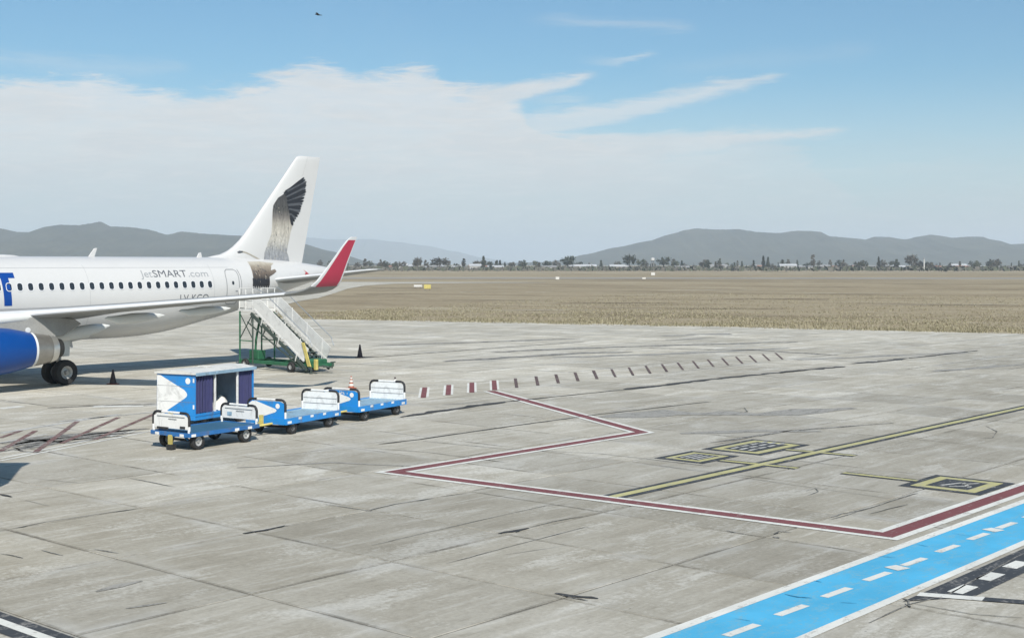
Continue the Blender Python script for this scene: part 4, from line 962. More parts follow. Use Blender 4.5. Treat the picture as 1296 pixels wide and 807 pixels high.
# ------------------------------------------------------------------ baggage carts; local x = along the train, -y = camera side
def end_panel(root, x, zb, zt, w, face_mats, outside, corner_r=.16, style='board'):
    """end board across the cart at x with a tube rail over it"""
    hw = w / 2
    board = [(-hw + .03, zb), (hw - .03, zb), (hw - .03, zt - corner_r * .8), (hw - .05 - corner_r, zt - .05), (-hw + .05 + corner_r, zt - .05), (-hw + .03, zt - corner_r * .8)]
    b = MB().prism([(x - .012, y, z) for y, z in board], (.024, 0, 0)).build('end_panel', face_mats, root, local=True)
    def arc(sgn):
        return [(x, sgn * hw, zt - corner_r - .22), (x, sgn * hw, zt - corner_r)] + [(x, sgn * (hw - corner_r + corner_r * math.cos(R(a))), zt - corner_r + corner_r * math.sin(R(a))) for a in (30, 60, 90)] + [(x, sgn * (hw - corner_r - .22), zt)]
    for sgn in (-1, 1):
        MB().tube(arc(sgn), .040, 10).build('bumper', 'rubber', b, smooth=True, local=True)
        MB().tube([(x, sgn * hw, zb - .05), (x, sgn * hw, zt - corner_r - .20)], .034, 8).build('post', 'cart_white', b, smooth=True, local=True)
    MB().tube([(x, -hw + corner_r + .20, zt), (x, hw - corner_r - .20, zt)], .034, 8).build('top_rail', 'cart_white', b, smooth=True, local=True)
    return b
def cart_wheels(root, xs, hy_, r=.22, w=.16, rim='rim_dark'):
    for x in xs:
        MB().tube([(x, -hy_, r), (x, hy_, r)], .04, 8).build('axle', 'dark_metal', root, local=True)
        for sgn in (-1, 1): wheel_part('wheel', root, (x, sgn * hy_, r), (0, sgn, 0), r, w, r * .56, local=True, rim=rim)
def tow(root, x0, x1, zd):
    tb = MB().tube([(x0, -.28, zd), (x0 - .35, -.1, zd - .04), (x1, 0, zd - .05)], .035, 8).tube([(x0, .28, zd), (x0 - .35, .1, zd - .04)], .035, 8).lathe((x1 - .06, 0, zd - .08), (0, 0, 1), [(0, .08), (.05, .08)], 12)
    o = tb.build('tow_bar', 'yellow_paint', root, local=True); MB().box(x0 - .32, x0 - .20, -.05, .05, zd - .05, zd + .28).build('hitch_lever', 'yellow_paint', o, local=True); return o
def flat_cart(loc, rz, label, speckled=False):
    t_ = empty('baggage_cart', loc, rz); tag(t_, label, 'baggage cart', 'flat blue baggage carts hitched in a row')
    Lh, Wh, zd = 1.49, .78, .52
    dk = MB().box(-Lh, Lh, -Wh, Wh, zd - .02, zd).build('deck', 'deck_steel', t_, local=True)
    for k in range(-5, 6): MB().box(-Lh + .03, Lh - .03, k * .13 - .012, k * .13 + .012, zd, zd + .010).build('deck_rib', 'deck_steel', dk, local=True)
    fr = MB().box(-Lh - .03, Lh + .03, -Wh - .04, -Wh, zd - .17, zd + .03).box(-Lh - .03, Lh + .03, Wh, Wh + .04, zd - .17, zd + .03).box(-Lh - .04, -Lh, -Wh, Wh, zd - .17, zd + .03).box(Lh, Lh + .04, -Wh, Wh, zd - .17, zd + .03)
    fr = fr.build('frame', 'cart_blue', t_, local=True)
    MB().box(-Lh, Lh, -.12, -.04, zd - .16, zd - .03).box(-Lh, Lh, .04, .12, zd - .16, zd - .03).build('chassis_beam', 'cart_blue', t_, local=True)
    for x in (-.85, -.2, .5): MB().box(x, x + .16, -Wh - .047, -Wh - .038, zd - .05, zd + .022).build('edge_plate', 'cart_white', fr, local=True)
    for x in (-Lh + .06, Lh - .3): MB().box(x, x + .2, -Wh - .048, -Wh - .038, zd - .14, zd - .06).build('reflector', 'cart_white', fr, local=True)
    zt = zd + .62
    pl = end_panel(t_, -Lh + .02, zd - .02, zt, 1.52, 'cart_blue', -1)
    xf = -Lh + .02 - .016
    MB().poly([(xf, -.72 + 1.44, zd + .02), (xf, .72, zt - .16), (xf, .58, zt - .07), (xf, .40, zt - .07), (xf, -.36, zd + .33), (xf, -.42, zd + .28), (xf, -.36, zd + .22), (xf, .30, zd + .02)]).build('white_wedge', 'cart_white', pl, local=True)
    MB().poly([(xf - .004, -.46 + .085 * math.cos(a), zt - .20 + .085 * math.sin(a)) for a in (2 * math.pi * k / 18 for k in range(18))]).build('white_disc', 'cart_white', pl, local=True)
    MB().box(xf - .03, xf - .012, -.62, -.48, zd - .15, zd - .08).build('tail_reflector', 'winglet_red', pl, local=True)
    if speckled:
        for k in range(26):
            y, z = random.uniform(-.30, .34), random.uniform(zt - .24, zt - .09)
            if z < zd + .36 + (.30 - abs(y)) * .3: z += .08
            if z > zt - .08: continue
            MB().poly([(xf - .003, y + random.uniform(.01, .045), z), (xf - .003, y - .02, z + random.uniform(0, .03)), (xf - .003, y, z - random.uniform(.01, .035))]).build('scuff', 'cart_white', pl, local=True)
    pr = end_panel(t_, Lh - .02, zd - .02, zd + .66, 1.52, 'cart_white', 1)
    for z in (zd + .22, zd + .40): MB().box(Lh - .042, Lh - .030, -.70, .70, z - .008, z + .008).build('panel_seam', 'panel_line', pr, local=True)
    cart_wheels(t_, (-1.03, 1.03), .66)
    for sgn in (-1, 1):
        for x in (-1.03, 1.03): MB().box(x - .06, x + .06, sgn * .45 - .05, sgn * .45 + .05, .24, zd - .15).build('spring', 'dark_metal', t_, local=True)
    tow(t_, -Lh, -Lh - .95, .38)
    return t_
def W2(s, l): return (s, -l, 0)
YAW = math.atan2(.235, 1)
def mid(a, b, half):   # centre of a cart from its two near wheels (s, l)
    d = Vector((b[0] - a[0], -(b[1] - a[1]))).normalized(); nrm = Vector((-d.y, d.x)); m_ = Vector(((a[0] + b[0]) / 2, -(a[1] + b[1]) / 2)) + nrm * half
    return (m_.x, m_.y, 0), math.atan2(d.y, d.x)
lc, rc = mid((13.36, 25.70), (15.32, 25.23), .62); flat_cart(lc, rc, 'middle flat blue cart with white end panel, just behind the covered cart in the row')
ld, rd = mid((17.32, 24.80), (19.40, 24.31), .62); flat_cart(ld, rd, 'last flat blue cart of the row, speckled blue end panel, nearest the red line', True)

# front cart: darker, worn deck, low white panels
la, ra = mid((9.18, 26.40), (11.12, 26.15), .62)
fc = empty('baggage_cart', la, ra); tag(fc, 'front flat cart with worn dark blue deck standing before the covered cart', 'baggage cart', 'flat blue baggage carts hitched in a row')
Lh, Wh, zd = 1.42, .80, .51
dk = MB().box(-Lh, Lh, -Wh, Wh, zd - .02, zd).build('deck', 'deck_blue', fc, local=True)
for k in range(-5, 6): MB().box(-Lh + .03, Lh - .03, k * .135 - .012, k * .135 + .012, zd, zd + .010).build('deck_rib', 'deck_blue', dk, local=True)
fr = MB().box(-Lh - .03, Lh + .03, -Wh - .04, -Wh, zd - .095, zd + .025).box(-Lh - .03, Lh + .03, Wh, Wh + .04, zd - .095, zd + .025).box(-Lh - .04, -Lh, -Wh, Wh, zd - .095, zd + .025).box(Lh, Lh + .04, -Wh, Wh, zd - .095, zd + .025).build('frame', 'cart_blue_worn', fc, local=True)
for y in (-.62, .45): MB().box(-Lh - .048, -Lh - .038, y, y + .17, zd - .09, zd - .01).build('reflector', 'cart_white', fr, local=True)
for x in (-1.36, .4, .95): MB().box(x, x + .17, -Wh - .048, -Wh - .038, zd - .09, zd - .01).build('reflector', 'cart_white', fr, local=True)
for x, zb, zt in ((-Lh + .03, zd + .12, zd + .60), (Lh - .03, zd + .14, zd + .58)):
    b = end_panel(fc, x, zb, zt, 1.56, 'cart_white', -1)
    for y in (-.76, .76): MB().tube([(x, y, zd - .02), (x, y, zb)], .034, 8).build('post', 'cart_white', b, local=True)
    xf = x - .016
    for z, y0, y1 in ((zt - .13, -.6, .6), (zt - .20, -.25, .1)): MB().box(xf - .01, xf, y0, y1, z - .008, z + .012).build('panel_seam', 'panel_line', b, local=True)
    if x > 0: MB().box(xf - .008, xf, .3, .5, zb + .08, zb + .2).build('sticker', 'deck_steel', b, local=True)
    else: MB().box(xf - .012, xf, -.62, -.40, zb + .02, zb + .09).box(xf - .012, xf, .1, .6, zb - .04, zb + .03).build('panel_gap', 'dark_metal', b, local=True)
cart_wheels(fc, (-.98, .98), .66, .25, .18, 'rim')
for sgn in (-1, 1):
    MB().bar((-.98, sgn * .5, .26), (-.35, sgn * .35, zd - .05), .05).build('brace', 'cart_blue', fc, local=True); MB().bar((-1.3, sgn * .45, zd - .08), (-.98, sgn * .3, .25), .05).build('brace', 'cart_blue', fc, local=True)
MB().box(-Lh - .10, -Lh - .02, -.12, 0.0, .16, zd - .06).build('hitch_plate', 'yellow_paint', fc, local=True)
MB().box(-Lh - .12, -Lh + .05, -.18, .05, .03, .17).build('hitch_jaw', 'dark_metal', fc, local=True)

# covered cart
P0 = Vector((11.9, -22.5)); P1 = Vector((15.0, -21.65)); d = (P1 - P0).normalized(); nrm = Vector((-d.y, d.x)); BL, BW = (P1 - P0).length, 1.62
cc = (P0 + P1) / 2 + nrm * BW / 2
bc = empty('covered_baggage_cart', (cc.x, cc.y, 0), math.atan2(d.y, d.x)); tag(bc, 'covered luggage cart with white roof, blue and white end and purple curtains', 'baggage cart')
hx_, hy_, z0, z1 = BL / 2, BW / 2, .46, 1.84
fl = MB().box(-hx_, hx_, -hy_, hy_, z0 - .16, z0).build('floor_frame', 'cart_blue', bc, local=True, bevel=.01)
MB().box(-hx_ + .02, hx_ - .02, -hy_ - .02, -hy_ + .03, z0 - .02, z0 + .06).build('sill', 'cart_blue', fl, local=True)
wl = MB().box(-hx_, -hx_ + .03, -hy_, hy_, z0, z1).build('end_wall', 'cart_blue', bc, local=True)
xf = -hx_ - .005
MB().poly([(xf, hy_ - .01, z0 + .01), (xf, hy_ - .01, z1 - .03), (xf, hy_ - .16, z1 - .06), (xf, -.36, z0 + .86), (xf, -.46, z0 + .77), (xf, -.49, z0 + .70), (xf, -.46, z0 + .63), (xf, -.36, z0 + .56), (xf, .33, z0 + .16), (xf, .52, z0 + .01)]).build('white_wedge', 'cart_white', wl, local=True)
MB().poly([(xf - .004, -.52 + .105 * math.cos(a), z1 - .22 + .105 * math.sin(a)) for a in (2 * math.pi * k / 20 for k in range(20))]).build('white_disc', 'cart_white', wl, local=True)
for z in (z1 - .20, z0 + .30): MB().box(xf - .006, xf, -.79, -.73, z - .07, z + .07).build('edge_plate', 'cart_white', wl, local=True)
for z in (z0 + .45, z0 + .98): MB().box(xf - .004, xf - .001, -hy_ + .02, hy_ - .02, z - .005, z + .005).build('panel_seam', 'panel_line', wl, local=True)
MB().box(xf - .02, xf + .0, -hy_, hy_, z1 - .01, z1 + .06).build('eave', 'cart_white', wl, local=True)
MB().box(hx_ - .03, hx_, -hy_, hy_, z0, z1).build('end_wall', 'cart_blue', bc, local=True)
MB().box(hx_ - .042, hx_ - .032, -hy_ + .07, hy_ - .04, z0 + .01, z1 - .01).build('lining', 'box_inside', bc, local=True)
bw = MB().box(-hx_ + .03, hx_ - .03, hy_ - .03, hy_, z0, z1).build('back_wall', 'box_inside', bc, local=True)
for k in range(1, 6): MB().box(-hx_ + .05, hx_ - .05, hy_ - .042, hy_ - .030, z0 + k * .23 - .012, z0 + k * .23 + .012).build('wall_rib', 'box_inside', bw, local=True)
rf = MB().loft([[(x, y, z) for y, z in ((-hy_ - .06, z1), (-hy_ - .06, z1 + .05), (-.3, z1 + .13), (.3, z1 + .13), (hy_ + .06, z1 + .05), (hy_ + .06, z1))] for x in (-hx_ - .06, 0, hx_ + .06)]).build('roof', 'roof_white', bc, local=True)
MB().box(-hx_ - .02, hx_ + .05, -hy_ - .085, -hy_ - .055, z1 - .05, z1 + .055).build('gutter', 'deck_steel', rf, local=True)
MB().box(-.25, .05, -.2, .2, z1 + .13, z1 + .17).build('roof_vent', 'roof_white', rf, local=True, bevel=.015)
for x in (-hx_ + .03, -hx_ + .47 * BL - .42, -hx_ + .72 * BL, hx_ - .03): MB().box(x - .028, x + .028, -hy_ + .005, -hy_ + .06, z0 + .04, z1).build('post', 'cart_white' if abs(x) < hx_ - .05 else 'cart_blue', bc, local=True)
def curtain_(x0, x1):
    n_ = 26; V = []
    for i in range(n_ + 1):
        x = x0 + (x1 - x0) * i / n_; y = -hy_ + .035 - .03 * math.sin(i * 1.45) - .014 * math.sin(i * 3.1 + x0)
        V += [(x, y, z0 + .07 + .015 * math.sin(i)), (x, y * .99, (z0 + z1) / 2), (x, y, z1 - .02)]
    F = [(3 * i + j, 3 * i + 3 + j, 3 * i + 4 + j, 3 * i + 1 + j) for i in range(n_) for j in (0, 1)]
    return MB().add(V, F).build('curtain', 'curtain', bc, smooth=True, local=True)
curtain_(-hx_ + .06, -hx_ + .31 * BL); curtain_(-hx_ + .745 * BL, hx_ - .06)
cart_wheels(bc, (-.98, .98), .62); tow(bc, -hx_, -hx_ - .8, .30)
sk = MB(); ring = []
rr = random.Random(4)
for k, (a, r_) in enumerate(((0, 1), (.12, 1.08), (.35, 1.02), (.6, .86), (.85, .6), (1, .2))):
    ring.append([(.30 + r_ * .38 * math.cos(q) * (1 + .16 * math.sin(3 * q + k * 1.3)) + a * .12, -.20 + r_ * .30 * math.sin(q) * (1 + .12 * math.sin(2 * q + k)), z0 + .005 + a * .40 * (1 + .25 * math.cos(q))) for q in (2 * math.pi * j / 14 for j in range(14))])
bag = sk.loft(ring).build('sack', 'bag_white', None, smooth=True, local=True)
bag.location = (cc.x, cc.y, 0); bag.rotation_euler.z = math.atan2(d.y, d.x); tag(bag, 'pale sack lying inside the covered luggage cart', 'sack')

# ------------------------------------------------------------------ cones
def cone(p, h_, r, mats, bands, label):
    o = empty('traffic_cone', p); tag(o, label, 'traffic cone', 'traffic cones around the aircraft')
    MB().box(p[0] - r * 1.25, p[0] + r * 1.25, p[1] - r * 1.25, p[1] + r * 1.25, 0.008, .045).build('base', mats[1], o, bevel=.01)
    MB().lathe((p[0], p[1], 0), (0, 0, 1), [(.04, r), (.10, r * .88), (h_ * .97, r * .22), (h_, r * .16)], 18).build('body', mats[0], o, smooth=True)
    for a, b in bands:
        ra_, rb_ = [r * .88 + (r * .22 - r * .88) * (q * h_ - .10) / (h_ * .97 - .10) + .006 for q in (a, b)]
        MB().lathe((p[0], p[1], 0), (0, 0, 1), [(a * h_, ra_), (b * h_, rb_)], 18, cap=False).build('band', 'marker_white', o, smooth=True)
cone(ground(143, 486), .68, .17, ('cone_dark', 'cone_orange'), [], 'dark cone with orange foot beside the main wheel')
cone(ground(455.5, 452.3), .78, .18, ('cone_dark', 'cone_dark'), [], 'black cone alone on the concrete behind the stairs')
cone(ground(444.5, 491.5), .56, .14, ('cone_orange', 'cone_orange'), [(.22, .40), (.52, .68), (.78, .90)], 'white banded orange cone half hidden behind the last cart')
cone(ground(500, 490), .47, .13, ('cone_dark', 'cone_orange'), [(.5, .8)], 'small cone whose tip shows over the last cart white panel')

# boarding bridge just outside the left edge: only its shadow reaches into view
bb = empty('boarding_bridge', CAM + RGT * -15.1 + FWD * 25.05 - Vector((0, 0, CAMH)), math.atan2(FWD.y, FWD.x)); tag(bb, 'pale boarding bridge beside the left edge, casting the dark ground shadow there', 'boarding bridge')
MB().box(-5.5, 4.2, -3.42, 3.4, 3.9, 6.9).build('tunnel', 'cart_white', bb, local=True, bevel=.15)
MB().box(-5.6, 4.3, -3.5, 3.5, 6.9, 7.1).build('roof', 'roof_white', bb, local=True)
MB().tube([(-2, .5, 0), (-2, .5, 3.9)], .35, 16).build('column', 'wing_grey', bb, local=True, smooth=True)

# ------------------------------------------------------------------ far side of the field
def sign(p, w, h_, m, name, label, cat):
    o = empty(name, p, math.atan2(RGT.y, RGT.x)); tag(o, label, cat)
    MB().box(-w / 2, w / 2, -.1, .1, .25, h_).build('face_box', m, o, local=True, bevel=.03)
    for x in (-w * .35, w * .35): MB().box(x - .04, x + .04, -.05, .05, 0, .3).build('leg', 'dark_metal', o, local=True)
    return o
sg = sign(ground(541, 367), 1.45, 1.15, 'sign_yellow', 'taxiway_sign', 'yellow taxiway sign standing in the dry field', 'sign')
MB().box(-.63, .63, -.112, -.102, .38, 1.05).build('sign_plate', 'yellow_paint', sg, local=True)
sign(ground(529, 364.5), 1.9, .75, 'marker_white', 'field_marker', 'low white marker board left of the yellow sign', 'marker')
for k, (x, y, w, h_, lb) in enumerate(((705.5, 354.5, 1.2, 1.1, 'small white marker in the field below the gap between hill and plain'), (826.5, 349, 1.7, 1.5, 'white hut in the field beneath the dark roadside trees'), (815, 354, 1.2, .8, 'tiny white marker right of the first field marker'))):
    sign(ground(x, y), w, h_, 'marker_white', 'field_marker', lb, 'marker')
pl = far(1169.5, 1050); pole = empty('white_mast', pl); tag(pole, 'tall thin white mast among the far trees on the right', 'mast')
MB().tube([(pl.x, pl.y, 0), (pl.x, pl.y, high(327.5, 1050))], [.55, .4], 10).build('shaft', 'marker_white', pole, smooth=True)
MB().lathe((pl.x, pl.y, high(327.5, 1050)), (0, 0, 1), [(0, .7), (.5, .7), (.9, .1)], 10).build('mast_head', 'roof_grey', pole)

# trees
def make_tree_meshes(kind, seed):
    rr = random.Random(seed); crown = MB(); trunk = MB(); H = 10.0
    trunk.tube([(0, 0, -.3), (.1, .05, 2.2), (.0, .2, 5), (.2, .1, 7.5)], [.34, .26, .18, .07], 7)
    for k in range(7):
        a = rr.uniform(0, 6.28); z = rr.uniform(2.4, 6); trunk.tube([(0, .1, z), (math.cos(a) * 1.2, math.sin(a) * 1.2, z + 1.2), (math.cos(a) * 2.2, math.sin(a) * 2.2, z + 2.2)], [.12, .08, .03], 5)
    cl = []
    if kind == 'conifer':
        for k in range(34): z = rr.uniform(1.2, 9.8); r_ = (10 - z) * .25 + .1; a = rr.uniform(0, 6.28); cl.append((r_ * math.cos(a) * rr.uniform(.3, 1), r_ * math.sin(a) * rr.uniform(.3, 1), z, .55))
    elif kind == 'poplar':
        for k in range(34): z = rr.uniform(1.2, 9.8); r_ = 1.1 * math.sin(math.pi * (z - .6) / 9.9) + .1; a = rr.uniform(0, 6.28); cl.append((r_ * math.cos(a), r_ * math.sin(a), z, .5))
    elif kind == 'bush':
        for k in range(30): a = rr.uniform(0, 6.28); r_ = 4.2 * math.sqrt(rr.random()); cl.append((r_ * math.cos(a), r_ * math.sin(a), rr.uniform(.4, 4.6 - .5 * r_ * .6), .8))
    else:
        for k in range(36):
            a = rr.uniform(0, 6.28); u = rr.uniform(-1, 1); q = rr.random() ** .4; r_ = math.sqrt(1 - u * u) * q
            cl.append((4.0 * r_ * math.cos(a), 4.0 * r_ * math.sin(a), 6.3 + 3.3 * u * q, .85))
    for x, y, z, s in cl:
        for j in range(16):
            c = Vector((x + rr.gauss(0, s * .55), y + rr.gauss(0, s * .55), max(.2, z + rr.gauss(0, s * .5)))); u = Vector((rr.uniform(-1, 1), rr.uniform(-1, 1), rr.uniform(-1, 1))).normalized(); v = u.orthogonal().normalized(); e = rr.uniform(.32, .70)
            crown.add([c - u * e, c + v * e * .6, c + u * e, c - v * e * .6], [(0, 1, 2, 3)])
    return trunk, crown
TREES = {}
def tree(kind, leaf, seed, p, h_, label, group, wide=1.0):
    key = (kind, leaf, seed); o = empty('tree' if kind != 'bush' else 'bush', p, random.uniform(0, 6.28)); tag(o, label, 'tree' if kind != 'bush' else 'bush', group)
    if key not in TREES:
        t_, c = make_tree_meshes(kind, seed); a = t_.build('trunk', 'bark', o, local=True); b = c.build('crown', leaf, o, local=True, fixn=False); TREES[key] = (a, b)
    else: share('trunk', TREES[key][0], o); share('crown', TREES[key][1], o)
    k = h_ / (5.0 if kind == 'bush' else 10.0); o.scale = (k * wide, k * wide, k); return o
named = [(797, 1180, 15, 'round', 'leaf_dark', 'tallest dark round tree of the clump under the right hill slope', 1.0), (719, 1150, 13.5, 'round', 'leaf_dark', 'dark broad tree at the foot of the right hill', 1.1),
         (811, 1200, 11, 'round', 'leaf_mid', 'second tree right of the tall clump under the hill', 1.0), (1154, 1200, 15, 'round', 'leaf_grey', 'tall grey tree left of the white mast', 1.0), (966, 1250, 13, 'conifer', 'leaf_dark', 'pair of dark conifers before the right hill, left one', .8),
         (972, 1250, 12, 'conifer', 'leaf_dark', 'pair of dark conifers before the right hill, right one', .8), (1112, 1220, 12, 'conifer', 'leaf_dark', 'slim dark conifer right of centre in the far treeline', .7), (529, 1120, 12, 'round', 'leaf_grey', 'pointed grey tree above the yellow sign', .8),
         (557, 1150, 12, 'round', 'leaf_grey', 'broad rounded grey tree right of the yellow sign', 1.6), (612, 1100, 12, 'conifer', 'leaf_dark', 'dark conifer at left end of the green clump', .9), (840, 1230, 13, 'round', 'leaf_dark', 'dark tree beside the pale water tank clump', 1.1), (1029, 1260, 14, 'poplar', 'leaf_grey', 'thin grey tree standing tall right of the white houses', 1.0)]
for x, Y, h_, kd, lf, lb, wd in named: tree(kd, lf, 1, far(x, Y, -.1), h_, lb, None, wd)
rr = random.Random(21)
GL = {'round': ('small leafy tree among many in the far treeline', 'round trees of the far treeline'), 'conifer': ('small pointed conifer among the far treeline', 'conifers of the far treeline'), 'poplar': ('slim upright bare tree in the far treeline', 'slim trees of the far treeline'), 'bush': ('low dark bush along the far field edge', 'bushes along the far field edge')}
SEC = [(395, 541, 'between the winglet and the yellow sign'), (541, 606, 'right of the yellow sign'), (606, 655, 'in the dark green clump near the centre'), (655, 726, 'just left of the right hill'), (726, 842, 'under the rising hill slope'),
       (842, 960, 'under the highest hill top'), (960, 1060, 'by the pair of conifers'), (1060, 1166, 'left of the white mast'), (1166, 1340, 'right of the white mast')]
ORD = ['first', 'second', 'third', 'fourth', 'fifth', 'sixth', 'seventh', 'eighth', 'ninth', 'tenth', 'eleventh', 'twelfth', 'thirteenth', 'fourteenth', 'fifteenth', 'sixteenth', 'seventeenth', 'eighteenth', 'nineteenth', 'twentieth']
KN = {('round', 'leaf_dark'): 'dark round tree', ('round', 'leaf_grey'): 'grey round tree', ('round', 'leaf_mid'): 'olive round tree', ('conifer', 'leaf_dark'): 'small pointed conifer', ('poplar', 'leaf_grey'): 'slim grey tree', ('bush', 'leaf_mid'): 'low olive bush', ('bush', 'leaf_grey'): 'low grey bush'}
wood = []
for k in range(190):
    x = rr.uniform(397, 1330); Y = rr.uniform(1120, 1500)
    kd = rr.choices(('round', 'conifer', 'poplar', 'bush'), (5, 1.2, 1.2, 4.5))[0]
    if 606 < x < 655: kd = rr.choice(('conifer', 'conifer', 'round'))
    h_ = {'round': rr.uniform(5.5, 10), 'conifer': rr.uniform(6, 10.5), 'poplar': rr.uniform(6, 10.5), 'bush': rr.uniform(2, 4.5)}[kd]
    lf = {'round': rr.choice(('leaf_dark', 'leaf_grey', 'leaf_grey', 'leaf_mid')), 'conifer': 'leaf_dark', 'poplar': 'leaf_grey', 'bush': rr.choice(('leaf_mid', 'leaf_grey'))}[kd]
    wood.append((x, Y, kd, lf, h_))
cnt = {}
for x, Y, kd, lf, h_ in sorted(wood):
    sec = next(t_ for a, b, t_ in SEC if a <= x <= b); c = cnt[(kd, lf, sec)] = cnt.get((kd, lf, sec), -1) + 1
    tree(kd, lf, rr.choice((1, 2)), far(x, Y, -.1), h_, KN[(kd, lf)] + ' ' + sec + ', ' + ORD[c] + ' from left', GL[kd][1], rr.uniform(.8, 1.35))
# houses
def house(p, w, dp, h_, roofh, wm, rm, label, group=None, rz=0):
    o = empty('house', p, math.atan2(RGT.y, RGT.x) + rz); tag(o, label, 'house', group)
    wl = MB().box(-w / 2, w / 2, -dp / 2, dp / 2, 0, h_).build('wall', wm, o, local=True)
    MB().prism([(-w / 2 - .4, -dp / 2 - .4, h_ + .003), (-w / 2 - .4, 0, h_ + roofh), (-w / 2 - .4, dp / 2 + .4, h_ + .003)], (w + .8, 0, 0)).build('roof', rm, o, local=True)
    n_ = max(2, int(w / 3.2))
    for i in range(n_):
        x = -w / 2 + w * (i + .5) / n_
        if i == n_ // 2: MB().box(x - .5, x + .5, -dp / 2 - .03, -dp / 2 + .05, 0.02, 2.1).build('door', 'bark', o, local=True)
        else: MB().box(x - .6, x + .6, -dp / 2 - .03, -dp / 2 + .05, 1.0, 2.2).build('window', 'house_window', o, local=True)
for x, Y, w, h_, m, r_, lb in ((1083 - 86, 1180, 15, 3.6, 'house_white', 'roof_bright', 'long bright white building right of the conifer pair'), (740, 1160, 20, 3.2, 'house_white', 'roof_bright', 'long low white shed at the foot of the hill'), (1213, 1250, 14, 3.6, 'house_white', 'roof_bright', 'bright white roofed shed far right of the mast'),
                           (909, 1230, 16, 3.2, 'house_white', 'roof_grey', 'low white house left of the conifers'), (783, 1180, 16, 3.0, 'house_cream', 'roof_bright', 'long cream shed under the tallest dark tree'), (510, 1150, 8, 4.0, 'house_white', 'roof_bright', 'small white house above the tailplane tip'), (602, 1130, 10, 3.6, 'house_white', 'roof_bright', 'white gabled house left of the green conifers')):
    house(far(x, Y, -.06), w, 8, h_, 1.8, m, r_, lb)
hs = sorted((rr.uniform(420, 1320), rr.uniform(1140, 1420), rr.choice(('house_white', 'house_white', 'house_cream')), rr.choice(('roof_grey', 'roof_tile', 'roof_bright', 'roof_grey'))) for k in range(44))
cnt = {}; RN = {'roof_grey': 'grey', 'roof_tile': 'red', 'roof_bright': 'bright'}; WN = {'house_white': 'white', 'house_cream': 'cream'}
for x, Y, wm, rm in hs:
    sec = next(t_ for a, b, t_ in SEC if a <= x <= b); c = cnt[(wm, rm, sec)] = cnt.get((wm, rm, sec), -1) + 1
    house(far(x, Y, -.06), rr.uniform(7, 14), rr.uniform(6, 9), rr.uniform(2.2, 3.2), rr.uniform(.8, 1.6), wm, rm, 'small ' + WN[wm] + ' house, ' + RN[rm] + ' roof, ' + sec + ', ' + ORD[c] + ' from left', 'houses beyond the runway', rr.uniform(-.5, .5))
tk = far(826, 1240); wt_ = empty('water_tank', tk); tag(wt_, 'pale water tank showing above the dark trees under the hill', 'water tank')
MB().lathe((tk.x, tk.y, 8.4), (0, 0, 1), [(0, 1.6), (.3, 1.9), (2.2, 1.9), (2.7, .4)], 16).build('tank', 'marker_white', wt_, smooth=True)
for a in range(4): MB().bar((tk.x + 1.5 * math.cos(a * 1.571), tk.y + 1.5 * math.sin(a * 1.571), 0), (tk.x + 1.2 * math.cos(a * 1.571), tk.y + 1.2 * math.sin(a * 1.571), 8.5), .25).build('leg', 'roof_grey', wt_)
# scrub belt in front of the houses: one mass nobody could count
sc = MB()
for k in range(12000):
    x = rr.uniform(-60, 1380); Y = rr.gauss(1230, 90) if k % 3 else rr.uniform(980, 1500); p = far(x, Y, 0); e = rr.uniform(.7, 2.3) if k % 5 else rr.uniform(2, 3.4)
    for j in range(2):
        u = Vector((rr.uniform(-1, 1), rr.uniform(-1, 1), rr.uniform(.2, 1))).normalized(); v = u.orthogonal().normalized(); c = p + Vector((rr.uniform(-1, 1), rr.uniform(-1, 1), e * .5))
        sc.add([c - u * e, c + v * e * .7, c + u * e, c - v * e * .7], [(0, 1, 2, 3)], rr.randrange(2))
scr = sc.build('scrub', ['leaf_grey', 'leaf_mid'], None, fixn=False); tag(scr, 'belt of grey-brown scrub along the far field edge', 'scrub', kind='stuff')
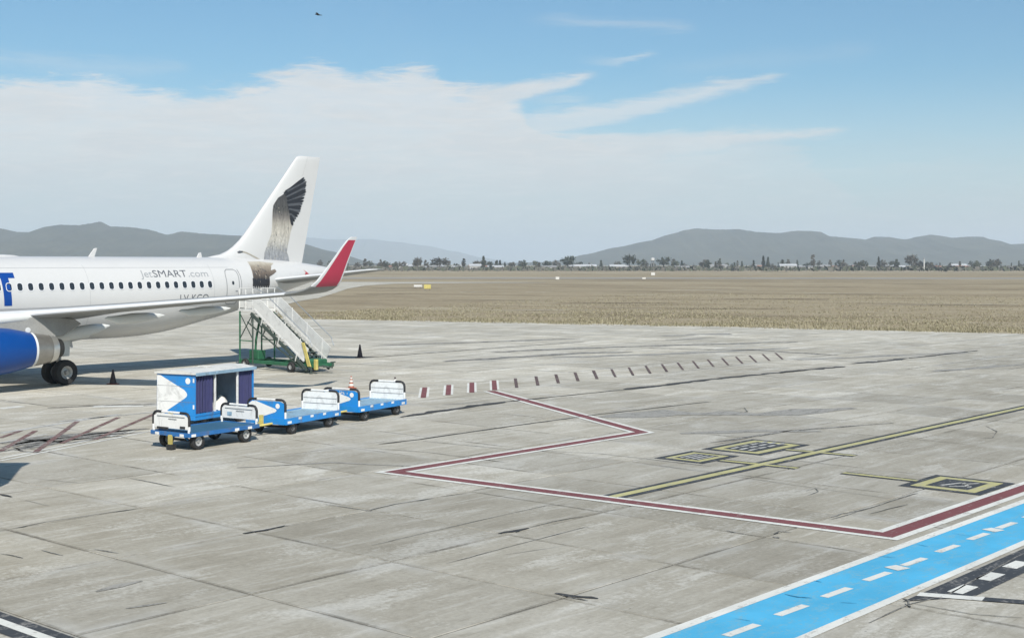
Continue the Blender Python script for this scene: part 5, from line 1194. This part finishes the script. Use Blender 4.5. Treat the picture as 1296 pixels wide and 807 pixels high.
# rough grass along the edge of the concrete
gr = MB(); A0, A1 = ground(352, 402.6), ground(1330, 422.8); nd = Vector((-(A1 - A0).y, (A1 - A0).x, 0)).normalized()
if nd.dot(FWD) < 0: nd = -nd
for k in range(34000):
    t_ = rr.random(); off = rr.expovariate(1 / 22) if k % 3 else rr.uniform(0, 130)
    p = A0.lerp(A1, t_ * 1.25 - .08) + nd * off
    rel = p - CAM; D_ = depth(p); x = 648 + FOC * rel.dot(RGT) / D_; y = HOR + FOC * CAMH / D_
    if x < 640 and (x < 350 or y < interp([(348, 389), (356, 387), (378, 381.3), (402, 377.6), (424, 371), (440, 365.6), (462, 361.8), (640, 357.5)], x)): continue
    dens = noise.noise(Vector((p.x * .12, p.y * .12, 0)))
    if dens < -.12 and rr.random() < .75: continue
    if off > 30 and rr.random() < .35: continue
    hh = rr.uniform(.08, .24) * (1.2 if off < 6 else .75)
    for j in range(3):
        a = rr.uniform(0, 6.28); dx_, dy_ = math.cos(a), math.sin(a); b = Vector((p.x + rr.uniform(-.2, .2), p.y + rr.uniform(-.2, .2), -.06)); w = rr.uniform(.02, .05)
        gr.add([b + Vector((-dy_ * w, dx_ * w, 0)), b + Vector((dy_ * w, -dx_ * w, 0)), b + Vector((dx_ * hh * .6, dy_ * hh * .6, hh))], [(0, 1, 2)], 0 if rr.random() < .72 else 1)
grass = gr.build('grass', ['grass_straw', 'grass_green'], None, fixn=False); tag(grass, 'rough straw coloured grass along the edge of the concrete', 'grass', kind='stuff')
# a bird high over the plane
bp = CAM + RGT * ((402.5 - 648) / FOC * 70) + FWD * 70; bp.z = high(18.8, 70)
bird = empty('bird', bp, math.atan2(RGT.y, RGT.x)); tag(bird, 'small dark bird flying high above the tail', 'bird')
MB().loft([[(x, r_ * .9 * math.cos(2 * math.pi * k / 8), zz + r_ * math.sin(2 * math.pi * k / 8)) for k in range(8)] for x, r_, zz in ((-.17, .004, .02), (-.14, .022, .02), (-.10, .03, .018), (-.02, .045, 0), (.06, .035, -.01), (.12, .015, -.02), (.2, .02, -.03), (.21, .003, -.03))]).build('body', 'bird_black', bird, smooth=True, local=True)
for sgn in (-1, 1): MB().prism([(-.06, sgn * .02, .01), (-.10, sgn * .18, .06), (-.02, sgn * .42, .03), (.03, sgn * .2, .04), (.06, sgn * .03, 0)], (0, 0, .008)).build('wing', 'bird_black', bird, local=True)

# ------------------------------------------------------------------ the air
m = bpy.data.materials.new('haze'); m.use_nodes = True; nt = NT(m.node_tree); nt.n.clear()
pv = nt.node('ShaderNodeVolumePrincipled'); pv.inputs['Color'].default_value = (.78, .89, 1.0, 1); pv.inputs['Density'].default_value = 1.3e-4; pv.inputs['Anisotropy'].default_value = 0
ou = nt.node('ShaderNodeOutputMaterial'); nt.l.new(pv.outputs[0], ou.inputs['Volume']); MAT['haze'] = m
ctr = far(648, 6500); q = 15500
hz = MB().box(ctr.x - q, ctr.x + q, ctr.y - q, ctr.y + q, -12, 315).build('haze', 'haze'); tag(hz, 'pale bluish haze over the plain and hills', 'haze', kind='stuff')
